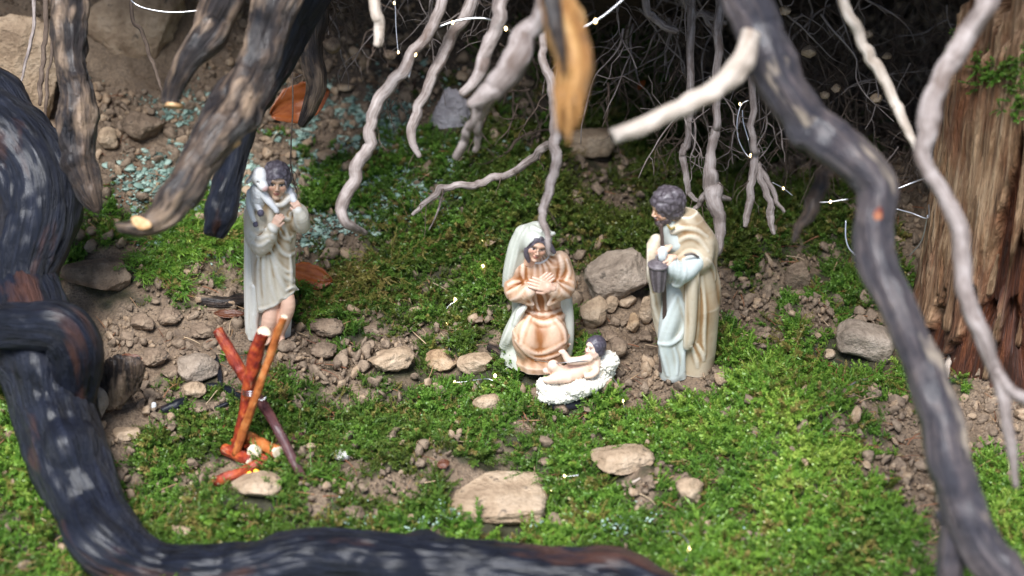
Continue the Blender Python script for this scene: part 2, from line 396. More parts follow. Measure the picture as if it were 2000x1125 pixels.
root('hanging_root', 'dark brown root hanging straight down at the upper left, pointed end', [
    (120, -420, 1.40, 38.6), (126, -80, 1.37, 33.1), (134, 60, 1.37, 31.3), (140, 150, 1.37, 28.5), (148, 230, 1.37, 35.9), (160, 310, 1.37, 33.1), (176, 375, 1.37, 24.8), (192, 412, 1.37, 8.3)], B_DARK, seg=40, sub=14, seed=11, gnarl=.36, ridges=.2, lump=.3, cracks=.06, knots=9, jitter=.5)
e, loc = root('hanging_root', 'stubby pale root with a sawn end hanging above the lichen', [
    (500, -420, 1.33, 55.2), (455, -80, 1.31, 47.8), (420, 30, 1.31, 40.5), (388, 92, 1.31, 31.3), (358, 145, 1.31, 23.9), (342, 186, 1.31, 19.3), (338, 206, 1.31, 18.4)], B_DARK, seg=40, sub=14, seed=13, gnarl=.3, cut=True, cracks=.06, knots=6, jitter=.4)
loc(cutface(e, 338, 209, 1.309, 18, (-.1, -.5, -.8)))
e, loc = root('hanging_root', 'thick brown root reaching down left to a torn pale tip', [
    (640, -440, 1.34, 56.8), (566, -90, 1.31, 48.2), (528, 40, 1.30, 43.0), (486, 140, 1.29, 40.4), (432, 232, 1.28, 46.4), (392, 300, 1.275, 39.6), (352, 372, 1.27, 36.1), (312, 422, 1.265, 28.4), (268, 440, 1.26, 18.9), (230, 444, 1.26, 7.7)], B_DARK,
    seg=48, sub=14, seed=17, gnarl=.3, ridges=.2, lump=.35, cracks=.07, knots=9, ragged=.8, jitter=.5)
loc(cutface(e, 458, 279, 1.2765, 13, (.45, -.85, -.2), 'knot_scar')); loc(cutface(e, 274, 436, 1.2545, 12, (-.35, -.85, .3), 'torn_tip', 1.9))
root('hanging_root', 'dark blue grey root ending bluntly behind the torn tip root', [
    (700, -440, 1.40, 60), (622, -70, 1.37, 46), (572, 60, 1.37, 38), (520, 160, 1.37, 32), (484, 222, 1.37, 30), (460, 306, 1.37, 27), (440, 380, 1.37, 32), (428, 425, 1.37, 31), (420, 456, 1.37, 15)], B_CHAR, seg=36, sub=12, seed=19, gnarl=.3, ridges=.2, cracks=.06, knots=5, ragged=.5)
root('hanging_root', 'short grey root curling down in front of the orange leaf', [
    (640, -420, 1.50, 46), (612, -40, 1.47, 34), (606, 90, 1.47, 26), (618, 160, 1.47, 20), (606, 210, 1.47, 15), (588, 246, 1.47, 7)], B_DARK, seg=26, sub=12, seed=23, gnarl=.4, knots=4)
# --- pale roots across the top middle
LONG = [
 ('long pale lavender root slanting down left past the lichen bank', [(1010, -420, 1.42, 14), (882, -40, 1.38, 11), (800, 118, 1.38, 12), (742, 188, 1.38, 12.5), (720, 268, 1.38, 12), (692, 345, 1.38, 12), (664, 402, 1.38, 12), (672, 436, 1.38, 10), (716, 456, 1.40, 5)], B_PALE, ()),
 ('pale grey root with a bent brown tip left of the root cluster', [(1010, -420, 1.44, 14), (926, -30, 1.40, 12), (872, 98, 1.40, 12), (822, 205, 1.40, 11), (804, 252, 1.40, 10), (822, 306, 1.40, 5)], B_PALE, ()),
 ('whitish root hanging left of the thick forked root', [(1040, -420, 1.36, 18), (986, -30, 1.33, 14), (962, 76, 1.33, 13), (944, 128, 1.33, 13), (904, 182, 1.33, 8)], B_PALE, ()),
 ('thick blurred grey root forking into knobbly ends at top centre', [(1200, -420, 1.26, 26), (1082, -20, 1.24, 20), (1032, 62, 1.24, 22), (982, 146, 1.24, 27), (948, 186, 1.24, 20), (912, 206, 1.24, 7)], B_PALE,
   ([(970, 170, 1.25, 15), (934, 212, 1.28, 10), (914, 258, 1.30, 9), (893, 304, 1.32, 8)], [(962, 180, 1.25, 12), (938, 240, 1.29, 8), (926, 296, 1.31, 6)], [(1000, 140, 1.25, 10), (978, 170, 1.25, 9), (1008, 128, 1.24, 5)])),
 ('slender lavender root that reaches down in front of the kneeling woman', [(1120, -420, 1.40, 12), (1062, 40, 1.37, 8), (1074, 160, 1.36, 9), (1086, 256, 1.35, 11), (1086, 330, 1.34, 10), (1064, 398, 1.33, 9), (1062, 436, 1.32, 8), (1070, 470, 1.31, 6), (1074, 498, 1.31, 3)], B_PALE, ()),
 ('crooked grey twig reaching left from the lavender root over the moss', [(1096, 250, 1.40, 7), (1060, 292, 1.43, 8), (1000, 335, 1.45, 7.5), (930, 358, 1.46, 7), (866, 364, 1.46, 6.5), (852, 378, 1.46, 6), (824, 400, 1.46, 5), (806, 421, 1.46, 3.5)], B_PALE, ([(868, 366, 1.46, 2.5), (852, 420, 1.47, 2), (838, 450, 1.48, 1.2)],)),
 ('short pale root end hanging left of the earth clump', [(720, -380, 1.36, 16), (728, -20, 1.34, 12), (739, 40, 1.34, 11), (736, 84, 1.34, 9)], B_CREAM, ()),
 ('thin pale root at the top, right of the tan cut root', [(1230, -400, 1.5, 12), (1262, -20, 1.48, 8), (1278, 32, 1.48, 8), (1322, 66, 1.48, 7)], B_PALE, ()),
 ('forked grey root at the top above the cream side branch', [(1300, -400, 1.52, 12), (1330, -20, 1.50, 7), (1378, 28, 1.50, 6), (1420, 44, 1.50, 5)], B_PALE, ([(1366, 20, 1.5, 5), (1384, 46, 1.5, 5), (1399, 62, 1.5, 3)],)),
 ('knobbly grey root dangling just behind the bearded man figurine', [(1420, -380, 1.50, 14), (1400, 170, 1.42, 8), (1396, 260, 1.42, 9), (1388, 320, 1.41, 10), (1390, 372, 1.41, 18), (1402, 420, 1.41, 13), (1408, 476, 1.41, 9), (1388, 502, 1.41, 8), (1382, 540, 1.41, 5)], B_PALE,
   ([(1386, 370, 1.41, 9), (1364, 402, 1.42, 5), (1352, 410, 1.42, 3)], [(1398, 380, 1.41, 8), (1424, 390, 1.42, 4)])),
 ('forked grey root dangling right of the bearded man figurine', [(1470, -380, 1.52, 12), (1470, 220, 1.43, 7), (1476, 300, 1.43, 8), (1468, 370, 1.43, 8), (1460, 420, 1.43, 7), (1457, 444, 1.43, 4)], B_PALE,
   ([(1478, 330, 1.43, 7), (1500, 390, 1.43, 7), (1502, 425, 1.43, 7), (1512, 458, 1.43, 4)], [(1482, 320, 1.43, 6), (1510, 380, 1.43, 5), (1532, 415, 1.43, 3)])),
 ('thin grey root dangling left above the bearded man figurine', [(1360, -380, 1.5, 10), (1346, 220, 1.46, 7), (1332, 290, 1.46, 7), (1340, 350, 1.46, 6), (1352, 384, 1.46, 5), (1372, 396, 1.46, 3)], B_PALE, ()),
 ('thin peeled cream root at the upper right', [(1560, -380, 1.34, 16), (1640, -20, 1.30, 11), (1678, 66, 1.30, 12), (1722, 150, 1.30, 12), (1760, 222, 1.30, 11), (1786, 292, 1.30, 7)], B_CREAM, ()),
 ('blurred pinkish root stub beside the dark branch elbow', [(1625, 300, 1.30, 8), (1606, 345, 1.26, 13), (1582, 395, 1.25, 15), (1562, 440, 1.25, 9), (1550, 472, 1.25, 4)], B_DARK, ()),
]
for q, (lb, tr, mt, br) in enumerate(LONG):
    rg = random.Random(500 + q); fib = []
    for n_ in range(7):
        a, b = rg.choice(list(zip(tr[1:-1], tr[2:]))); t = rg.random(); c = [a[i_] + (b[i_] - a[i_]) * t for i_ in range(4)]; x, y = c[0], c[1]; an = rg.gauss(0, .8); ln = rg.uniform(18, 70); pp = []
        for s_ in range(6): pp.append(np.append(P(x, y, c[2] + rg.gauss(0, .0015)), (1.5 - .2 * s_) * rg.uniform(.6, 1) * pxs(c[2]))); an = an * .85 + rg.gauss(0, .35); x += math.sin(an) * ln / 5; y += math.cos(an) * ln / 5
        W = catmull(pp, 3); fib.append(tube_geo(W[:, :3], np.maximum(W[:, 3], .0001), 5))
    e, loc = root('hanging_root', lb, tr, mt, br, seg=16, sub=12, seed=30 + q * 3, gnarl=.26, jitter=.9, lump=.2, knots=3)
    V, F, g = join_geo(fib); o = mesh('root_hairs', V, F, B_FINE, e, attrs={'bark': g}); o['kind'] = 'stuff'; loc(o)
# --- blurred foreground pieces
root('tan_root', 'blurred tan orange root with a splintered end at top centre', [(1060, -460, 1.12, 40), (1082, -60, 1.09, 36), (1102, 50, 1.085, 37), (1122, 130, 1.08, 38), (1114, 200, 1.08, 32), (1106, 232, 1.08, 22), (1102, 262, 1.08, 8)], B_TAN, ([(1098, 180, 1.075, 14), (1094, 220, 1.075, 10), (1090, 252, 1.075, 3)], [(1126, 160, 1.075, 16), (1132, 205, 1.075, 11), (1124, 250, 1.075, 3)], [(1112, 200, 1.07, 10), (1114, 240, 1.07, 7), (1110, 282, 1.07, 2)], ([(1068, -60, 1.075, 22), (1084, 40, 1.068, 16), (1096, 100, 1.066, 9), (1102, 140, 1.066, 3)], B_DARK)), seg=40, sub=12, seed=71, gnarl=.22, ridges=.25, cracks=.09, knots=4, ragged=1.2)
e, loc = root('dark_branch', 'thick dark blurred branch running down the right foreground with a cream side branch', [
    (1380, -480, 1.24, 58.1), (1440, -60, 1.21, 51.0), (1472, 40, 1.205, 47.5), (1512, 140, 1.20, 47.5), (1580, 232, 1.20, 46.6), (1660, 308, 1.19, 44.0), (1708, 368, 1.185, 42.2), (1702, 440, 1.18, 40.5), (1722, 525, 1.175, 37.8), (1762, 625, 1.17, 37.0), (1800, 720, 1.165, 40.5),
    (1842, 840, 1.16, 45.8), (1872, 960, 1.155, 44.0), (1920, 1062, 1.15, 45.8), (1990, 1150, 1.145, 44.0), (2090, 1260, 1.14, 40.5)], B_MOTT,
    (([(1470, 60, 1.17, 19), (1450, 118, 1.165, 22), (1404, 170, 1.16, 20), (1305, 224, 1.155, 18), (1240, 254, 1.15, 16), (1198, 268, 1.15, 14)], B_CREAM), [(1870, 1000, 1.16, 34), (1856, 1080, 1.16, 27), (1850, 1180, 1.165, 26)]),
    cat='branch', seg=30, sub=10, seed=75, gnarl=.20, lump=.26, cut=True, cracks=.04, knots=14, ragged=.35, jitter=.35)
m = NM('red_wound'); WOUND = m.set(m.ramp(m.noise(m.coord(), 120, 3), [(.35, (.07, .012, .008)), (.55, (.17, .035, .016)), (.75, (.45, .18, .09))]), .5)
loc(cutface(e, 1716, 420, 1.1695, 15, (.12, -.93, .3), 'bark_wound', .6, WOUND))
root('pale_branch', 'long winding pale root in the right foreground before the stump', [
    (2010, -440, 1.20, 26), (1942, -40, 1.17, 21), (1892, 68, 1.17, 20), (1842, 142, 1.17, 20), (1814, 222, 1.17, 22), (1806, 308, 1.17, 18), (1838, 378, 1.17, 16), (1874, 450, 1.17, 18), (1880, 540, 1.17, 16), (1900, 612, 1.17, 18), (1942, 716, 1.175, 15), (1968, 820, 1.18, 12), (1984, 950, 1.19, 7)], B_PALE,
    ([(1944, 724, 1.175, 12), (1980, 768, 1.175, 13), (2060, 800, 1.18, 12)],), cat='root', seg=20, seed=81, gnarl=.26, jitter=.4, lump=.2, knots=6, sub=12)
for q, (lb, tr) in enumerate([
    ('thin tan rootlet hanging before the slab stone, longer of two', [(92, -300, 1.45, 8), (90, 30, 1.44, 5), (84, 110, 1.44, 5), (78, 170, 1.44, 5), (80, 206, 1.44, 3)]),
    ('thin tan rootlet hanging before the slab stone, lower forked one', [(104, -300, 1.45, 7), (102, 80, 1.44, 3), (92, 140, 1.44, 3), (90, 190, 1.44, 4), (88, 236, 1.44, 2)]),
    ('thin violet rootlet at the top left corner', [(60, -300, 1.45, 7), (66, 10, 1.44, 4), (60, 80, 1.44, 4), (48, 130, 1.44, 3), (38, 168, 1.44, 2)]),
    ('thin hairy rootlet hanging before the big tan boulder', [(250, -300, 1.47, 7), (256, 8, 1.46, 4), (276, 60, 1.46, 4), (294, 112, 1.46, 4), (312, 160, 1.46, 3), (320, 190, 1.46, 2)]),
    ('thin rootlet with feathery tip hanging beside the shepherd figurine', [(570, 80, 1.47, 2), (572, 200, 1.46, 1.5), (568, 300, 1.455, 1.6), (571, 340, 1.455, 1.6), (577, 366, 1.455, 1.2), (581, 378, 1.455, .7)]),
]):
    br = ()
    if q == 4: br = tuple([(571, 325 + k * 8, 1.455, .9), (571 + s * 7, 331 + k * 9, 1.455, .8), (571 + s * (10 + k), 345 + k * 9, 1.452, .5)] for k, s in enumerate((-1, 1, -1, 1, 1)))
    root('rootlet', lb, tr, B_PALE if q == 2 else B_FINE, br, seg=8, sub=8, seed=100 + q, gnarl=.3, jitter=.8)
# --- uncountable hair roots in the hollow
def hair_roots(name, label, boxes, seed, mat=None):
    rng = random.Random(seed); parts = []
    for (x0, x1, y0, y1, d0, d1, n, lmin, lmax, r) in boxes:
        for q in range(n):
            x = rng.uniform(x0, x1); y = rng.uniform(y0, y1); d = rng.uniform(d0, d1); L = rng.uniform(lmin, lmax); a = rng.gauss(0, .55)
            pts = []; k = 8
            for s in range(k):
                pts.append(np.append(P(x, y, d), r * rng.uniform(.6, 1.1) * pxs(d) * (1 - .75 * s / k)))
                a = a * .93 + rng.gauss(0, .26); x += math.sin(a) * L / k; y += math.cos(a) * L / k * (.9 if abs(a) < 1.6 else .3); d += rng.gauss(0, .006)
            W = catmull(pts, 3); parts.append(tube_geo(W[:, :3], W[:, 3], 5))
            for bq in range(rng.randint(1, 4)):
                s = rng.randint(4, len(W) - 4); c = W[s, :3].copy(); aa = a + rng.choice((-1, 1)) * rng.uniform(.5, 1.3); bl = L * rng.uniform(.15, .4); bp = []
                for t in range(5):
                    bp.append(np.append(c, W[s, 3] * (.8 - .14 * t)))
                    c = c + (RT * math.sin(aa) - UP * math.cos(aa) + FW * rng.gauss(0, .3)) * bl / 4 * pxs(1.5); aa += rng.gauss(0, .4)
                bp = np.array(bp); parts.append(tube_geo(bp[:, :3], np.maximum(bp[:, 3], .0001), 4))
    V, F, g = join_geo(parts)
    return tag(mesh(name, V, F, mat or B_FINE, attrs={'bark': g}), label, 'roots', kind='stuff')
hair_roots('hair_roots', 'tangle of fine hair roots hanging in the dark hollow at the upper right', [
    (1130, 1900, -60, 120, 1.54, 1.70, 190, 120, 360, 1.9), (1300, 1620, 120, 260, 1.48, 1.60, 60, 90, 260, 1.8), (1500, 1850, 40, 260, 1.50, 1.66, 90, 120, 300, 2.2), (1600, 1800, 250, 380, 1.5, 1.58, 25, 80, 150, 1.8)], 5)
hair_roots('hair_roots', 'fine dry roots dangling at the top centre', [
    (600, 1060, -60, 60, 1.55, 1.68, 75, 70, 230, 1.7), (640, 700, -40, 20, 1.46, 1.5, 12, 80, 200, 2.0), (900, 1200, 60, 260, 1.50, 1.6, 22, 60, 160, 3.0), (750, 790, 100, 200, 1.5, 1.55, 6, 60, 140, 1.8)], 9)

hair_roots('hair_roots', 'pale thin roots dangling before the dark hollow along the top', [
    (1160, 1700, -80, 60, 1.46, 1.56, 34, 140, 330, 3.0), (1300, 1560, 150, 260, 1.43, 1.5, 14, 90, 200, 2.6), (620, 1000, -80, 20, 1.46, 1.55, 16, 100, 240, 2.6), (1700, 1860, 0, 300, 1.48, 1.56, 12, 120, 260, 2.6)], 21, B_PALE)
# ---------------------------------------------------------------- stones and clods
EXCL = []        # (x, y, radius) where no moss or crumbs grow
def stone_mat(name, lo, mid, hi, speck=(.05, .04, .03), rough=.8, sc=1.0):
    m = NM(name); c = m.coord(); n1 = m.noise(c, 45 * sc, 6, .62); n2 = m.noise(c, 260 * sc, 5, .65); v = m.voro(c, 190 * sc)
    col = m.ramp(n1, [(.3, lo), (.5, mid), (.72, hi)]); col = m.mix(m.ramp(n2, [(.33, .55), (.5, 0.0)]), col, lo)
    col = m.mix(m.ramp(m.noise(c, 120 * sc, 2), [(.66, 0.0), (.74, .8)]), col, speck)
    h = m.math('ADD', n2, m.math('MULTIPLY', n1, 1.2))
    return m.set(col, m.ramp(n2, [(.3, rough - .2), (.7, rough + .1)]), m.bump(h, .8, .0035))
ST_TAN = stone_mat('tan_sandstone', (.22, .145, .088), (.42, .30, .195), (.56, .43, .305))
ST_GREY = stone_mat('grey_brown_stone', (.18, .135, .10), (.34, .265, .20), (.48, .39, .31))
ST_CLOD = stone_mat('earth_clod', (.12, .080, .052), (.25, .175, .118), (.40, .295, .205), sc=1.6, rough=.9)
ST_WHITE = stone_mat('white_pebble_stone', (.55, .50, .46), (.74, .70, .66), (.85, .82, .80), (.5, .42, .36), .5, 1.5)
ST_RUST = stone_mat('rusty_stone', (.20, .105, .055), (.42, .28, .16), (.55, .42, .29), (.10, .045, .05), .75, 1.3)
def ico(sub):
    bm = bmesh.new(); bmesh.ops.create_icosphere(bm, subdivisions=sub, radius=1.0)
    V = np.array([v.co[:] for v in bm.verts]); F = np.array([[v.index for v in f.verts] for f in bm.faces]); bm.free(); return V, F
ICO = {k: ico(k) for k in (1, 2, 3, 4, 5)}
def rock_shape(seed, sub=4, cuts=9, rough=.10, lo=.52, hi=.92, fine=.035):
    V, F = ICO[sub]; V = V.copy(); rng = np.random.RandomState(seed)
    for q in range(cuts):
        n = rng.normal(size=3); n /= np.linalg.norm(n); c = rng.uniform(lo, hi)
        dd = V @ n; V -= np.outer(np.maximum(0, dd - c) * .96, n)
    nn = V / np.linalg.norm(V, axis=1)[:, None]
    f = rough * fbm(nn[:, 0] * 1.8 + seed, nn[:, 1] * 1.8, nn[:, 2] * 1.8, 3, seed) + fine * np.abs(fbm(V[:, 0] * 5, V[:, 1] * 5 + seed, V[:, 2] * 5, 4, seed + 3, .65)) * 2.6
    return V + nn * f[:, None], F
def stone(px, py, w, h, label, mat=ST_TAN, seed=None, name='stone', yd=.8, sub=4, cuts=9, rough=.10, group=None, rot=0.0, d=None, lo=.52, tilt=0.0, fine=.035, sink=.0, excl=True, cat='stone', minz=.17, box=0.0):
    seed = seed if seed is not None else int(px * 7 + py * 13) % 9973
    g = G(px, py + h * .36); dd = d or g[3]; s = pxs(dd)
    ry = w * yd * .5; rz = max((h - 2 * ry * .47 * .75) / .883 * .5, w * minz)
    V, F = rock_shape(seed, sub, cuts, rough, lo, fine=fine)
    V = V / np.abs(V).max(0)
    if box: V = V * (1 - box) + box * V / np.maximum(np.abs(V).max(1), .35)[:, None] * np.linalg.norm(V, axis=1)[:, None].clip(.8, 1.05)
    V = V * np.array([w * .5, ry, rz]) * s
    c, sn = math.cos(rot), math.sin(rot); ct, st_ = math.cos(tilt), math.sin(tilt)
    V = V @ np.array([[ct, 0, -st_], [0, 1, 0], [st_, 0, ct]])
    V = V @ np.array([[c, sn, 0], [-sn, c, 0], [0, 0, 1]])
    o = mesh(name, V, F, mat)
    p = P(px, py, dd) if d else np.array([g[0], g[1] + .0, g[2] + (rz * (1 - sink * 2)) * s])
    if not d: p[1] += ry * s * .25
    o.location = p; tag(o, label, cat, group)
    if excl: EXCL.append((p[0], p[1], w * .52 * s))
    return o
T, Y_, C_ = ST_TAN, ST_GREY, ST_CLOD
stone(265, 66, 220, 230, 'big rounded tan boulder at the top left behind the roots', T, 11, yd=.6, cuts=6, d=1.62, sub=5, fine=.05)
stone(40, 132, 165, 215, 'flat tan slab stone leaning at the top left corner', T, 12, yd=.4, d=1.55, sub=5, lo=.8, cuts=5, tilt=.25, box=.5)
stone(284, 248, 84, 76, 'crumbly round clod below the big tan boulder', C_, 13, 'soil_clod', cat='clod', rough=.2, fine=.12)
stone(214, 276, 46, 60, 'small pale wedge stone beside the crumbly round clod', T, 14)
stone(1205, 546, 135, 120, 'large grey stone in shade behind the kneeling woman', Y_, 21, yd=.7, sub=5, lo=.7, cuts=7, tilt=-.4, box=.3)
stone(1154, 612, 66, 82, 'brown block stone right of the kneeling woman', T, 22, cuts=10, lo=.5)
stone(1195, 598, 32, 44, 'small triangular stone leaning on the large grey stone', T, 23, cuts=8)
stone(1224, 588, 44, 36, 'squat brown stone under the large grey stone', T, 24)
stone(1262, 612, 34, 64, 'upright brown stone close behind the hanging lantern', T, 25)
stone(1236, 636, 26, 50, 'narrow reddish upright stone between baby and bearded man', ST_RUST, 26)
stone(1262, 660, 34, 34, 'crumbly clod at the bearded man figurine hem', C_, 27, 'soil_clod', cat='clod', rough=.2)
stone(1204, 682, 46, 50, 'crumbly clod right behind the baby figurine head', C_, 28, 'soil_clod', cat='clod', rough=.2)
stone(1190, 658, 34, 30, 'round clod above the baby figurine head', C_, 29, 'soil_clod', cat='clod', rough=.2)
stone(1147, 282, 112, 66, 'brown brick shaped stone in the dark moss at the back', T, 31, yd=.5, cuts=5, lo=.8, box=.6)
stone(1558, 545, 56, 76, 'upright brown stone in the shade at the back right', C_, 32, yd=.5)
stone(1690, 668, 120, 82, 'tilted grey brown stone behind the dark branch', Y_, 33, yd=.6, tilt=.3, lo=.75, cuts=6, box=.5)
stone(764, 702, 94, 68, 'rugged tan clod, leftmost of the three in a row', T, 41, 'stone', rough=.2, fine=.10)
stone(862, 704, 66, 52, 'rust stained pale stone, middle of the three in a row', ST_RUST, 42, rough=.16, fine=.06)
stone(929, 710, 74, 64, 'smooth tan angular stone, rightmost of the three in a row', T, 43, cuts=10, lo=.55, fine=.01)
stone(949, 786, 56, 50, 'tan angular stone lying in the moss left of the baby', T, 44, lo=.5)
stone(1046, 772, 36, 34, 'small brown clod at the foot end of the baby crib', C_, 45, 'soil_clod', cat='clod', rough=.18)
stone(1180, 756, 38, 42, 'brown stone propped under the baby crib, right side', T, 46)
stone(1098, 800, 32, 36, 'small brown clod in front of the baby crib', C_, 47, 'soil_clod', cat='clod', rough=.2)
stone(1222, 772, 32, 24, 'flat little clod right of the baby crib', C_, 48, 'soil_clod', cat='clod', rough=.2)
stone(970, 968, 200, 94, 'large flat tan stone lying in the front moss', T, 57, yd=.80, sub=5, cuts=5, lo=.8, sink=.02, fine=.03, minz=.10, box=.65, rot=.05)
stone(1214, 897, 130, 66, 'wide tan stone in the moss right of the large flat stone', T, 52, yd=.8, sub=5, lo=.55, fine=.05)
stone(1344, 962, 62, 70, 'upright pale clod in the front moss at the right', T, 53, rough=.16, fine=.06)
stone(497, 952, 112, 48, 'flat pale tan stone under the camp fire sticks', T, 54, yd=.8, lo=.6, fine=.015)
stone(668, 888, 40, 30, 'white rounded pebble on the moss right of the fire', ST_WHITE, 55, 'pebble', cuts=5, cat='pebble', fine=.01)
stone(605, 871, 22, 20, 'tiny pale pebble beside the fire sticks', T, 56, 'pebble', cuts=5, cat='pebble')
stone(388, 718, 82, 62, 'flat grey angular stone left of the tripod', Y_, 61, yd=.7, lo=.7, cuts=6, fine=.02, box=.4, rot=.5)
stone(380, 764, 48, 46, 'smaller tan stone below the flat grey angular stone', T, 62, fine=.015)
stone(386, 798, 42, 28, 'brown clod under the smaller tan stone', C_, 63, 'soil_clod', cat='clod', rough=.2)
stone(302, 700, 60, 50, 'reddish crumbly clod right of the dark bark slab', C_, 64, 'soil_clod', cat='clod', rough=.22, fine=.12)
stone(334, 728, 38, 34, 'brown clod between bark slab and flat grey stone', C_, 65, 'soil_clod', cat='clod', rough=.2)
stone(192, 540, 150, 90, 'smooth brown earth lump under the shaggy moss ledge', C_, 66, yd=.6, sub=5, fine=.02, cat='clod')
stone(196, 796, 44, 82, 'grey brown stone tucked beside the charred root', Y_, 67)
stone(248, 846, 56, 26, 'pale flat stone below the dark bark slab', T, 68)
stone(724, 644, 30, 32, 'small round clod above the rugged tan clod', C_, 71, 'soil_clod', cat='clod', rough=.18)
stone(716, 668, 24, 18, 'tiny flat clod above the rugged tan clod', C_, 72, 'soil_clod', cat='clod')
stone(812, 604, 26, 20, 'small pale chip stone in the moss left of the wire', T, 73, 'pebble', cat='pebble')
stone(899, 504, 22, 26, 'small brown pebble left of the upper fairy lights', T, 74, 'pebble', cat='pebble')
stone(878, 556, 28, 26, 'small brown clod just above the middle fairy light', C_, 75, 'soil_clod', cat='clod')
stone(1126, 468, 24, 20, 'small clod in the moss right of the veil', C_, 76, 'soil_clod', cat='clod')
stone(980, 742, 14, 13, 'tiny round pebble beside the wire left of the crib', C_, 77, 'pebble', cat='pebble')
stone(994, 758, 26, 16, 'tiny pale chip left of the crib', T, 78, 'pebble', cat='pebble')
stone(1068, 902, 36, 26, 'small brown clod between the two big front stones', C_, 79, 'soil_clod', cat='clod', rough=.2)
stone(1064, 930, 34, 22, 'small clod touching the large flat stone', C_, 80, 'soil_clod', cat='clod', rough=.2)
stone(352, 1040, 44, 40, 'pale pinkish clod in the moss above the charred root', T, 81, 'soil_clod', cat='clod')
stone(498, 998, 24, 22, 'small bluish grey pebble below the fire stone', Y_, 82, 'pebble', cat='pebble')
stone(692, 1004, 44, 46, 'crumbly brown clod in the moss near the bottom root', C_, 83, 'soil_clod', cat='clod', rough=.2)
stone(802, 1014, 34, 24, 'small pinkish clod left of the large flat stone', T, 84, 'soil_clod', cat='clod')
stone(1486, 658, 24, 28, 'small clod in the moss right of the bearded man', C_, 85, 'soil_clod', cat='clod')
stone(1496, 644, 22, 20, 'tiny tan clod further right of the bearded man', C_, 86, 'soil_clod', cat='clod')
stone(1374, 702, 28, 24, 'pale clod at the heel of the bearded man', T, 87, 'soil_clod', cat='clod')
stone(1618, 692, 28, 28, 'pale clod among red needles', T, 88, 'soil_clod', cat='clod')
stone(1608, 738, 30, 24, 'lower pale clod among red needles', T, 89, 'soil_clod', cat='clod')
stone(640, 640, 70, 56, 'lumpy soil clod right of the shepherd figurine, upper one', C_, 91, 'soil_clod', cat='clod', rough=.25, fine=.14)
stone(628, 684, 64, 46, 'lumpy soil clod right of the shepherd figurine, lower one', C_, 92, 'soil_clod', cat='clod', rough=.25, fine=.14)
stone(282, 630, 54, 48, 'crumbly clod below the shaggy ledge, left of three', C_, 93, 'soil_clod', cat='clod', rough=.25, fine=.14)
stone(330, 620, 58, 50, 'crumbly clod below the shaggy ledge, middle of three', C_, 94, 'soil_clod', cat='clod', rough=.25, fine=.14)
stone(396, 648, 60, 44, 'crumbly clod below the shaggy ledge, right of three', C_, 95, 'soil_clod', cat='clod', rough=.25, fine=.14)
stone(672, 170, 40, 22, 'pale stone chip in the dark bank above the lichen', T, 96)
stone(640, 302, 44, 26, 'pinkish stone chip in the lichen', T, 97)
# clods held in the hanging root hairs
for q, (x, y, r, d_, lb) in enumerate([(762, 106, 30, 1.5, 'earth clump dangling in root hairs at top centre'), (652, 90, 44, 1.47, 'earth clump caught in dry roots left of top centre'), (1532, 20, 28, 1.45, 'pale earth clump in the roots at the very top right of the dark branch'),
        (1580, 100, 32, 1.47, 'pale earth clump in the roots beside the dark branch'), (1696, 66, 22, 1.5, 'small earth clump behind the thin cream root'), (1712, 192, 26, 1.48, 'earth clump hanging below the thin cream root'),
        (1610, 186, 22, 1.5, 'round earth clump hanging, left of a close pair'), (1632, 172, 22, 1.5, 'round earth clump hanging, right of a close pair'), (1732, 110, 20, 1.5, 'small earth clump near the cream root top')]):
    stone(x, y, r, r, lb, T if q > 1 else C_, 200 + q, 'soil_clump', yd=.9, d=d_, sub=3, rough=.25, fine=.12, excl=False, cat='clump')

ST_LAV = stone_mat('pale_lavender_rock', (.22, .19, .20), (.42, .38, .40), (.62, .58, .60), (.10, .10, .06), .75, 1.0)
stone(878, 232, 84, 130, 'pale lavender rock patch behind the hanging roots at top centre', ST_LAV, 611, yd=.4, sub=5, cuts=8, d=1.60, fine=.08)
# ---------------------------------------------------------------- sculpting: signed-distance shapes turned into meshes (surface nets)
def smin(a, b, k):
    if k <= 0: return np.minimum(a, b)
    h = np.clip(.5 + .5 * (b - a) / k, 0, 1); return b + (a - b) * h - k * h * (1 - h)
def smax(a, b, k): return -smin(-a, -b, k)
def rotm(yaw=0, pitch=0, roll=0):
    return np.array((Matrix.Rotation(yaw, 3, 'Z') @ Matrix.Rotation(pitch, 3, 'X') @ Matrix.Rotation(roll, 3, 'Y')))
class Ell:
    def __init__(s, c, r, R=None): s.c = np.array(c, float); s.r = np.array(r, float); s.R = R
    def __call__(s, p):
        q = p - s.c
        if s.R is not None: q = q @ s.R
        k = np.sqrt(((q / s.r) ** 2).sum(1)); g = np.sqrt(((q / (s.r ** 2)) ** 2).sum(1)) + 1e-9
        return k * (k - 1) / g
class Cap:
    def __init__(s, a, b, ra, rb=None): s.a = np.array(a, float); s.b = np.array(b, float); s.ra = ra; s.rb = ra if rb is None else rb; m_ = max(s.ra, s.rb); m_ += m_ * 1.2 + .3; s.lo = np.minimum(s.a, s.b) - m_; s.hi = np.maximum(s.a, s.b) + m_
    def __call__(s, p):
        ab = s.b - s.a; t = np.clip(((p - s.a) @ ab) / (ab @ ab + 1e-12), 0, 1)
        return np.linalg.norm(p - s.a - t[:, None] * ab, axis=1) - (s.ra + (s.rb - s.ra) * t)
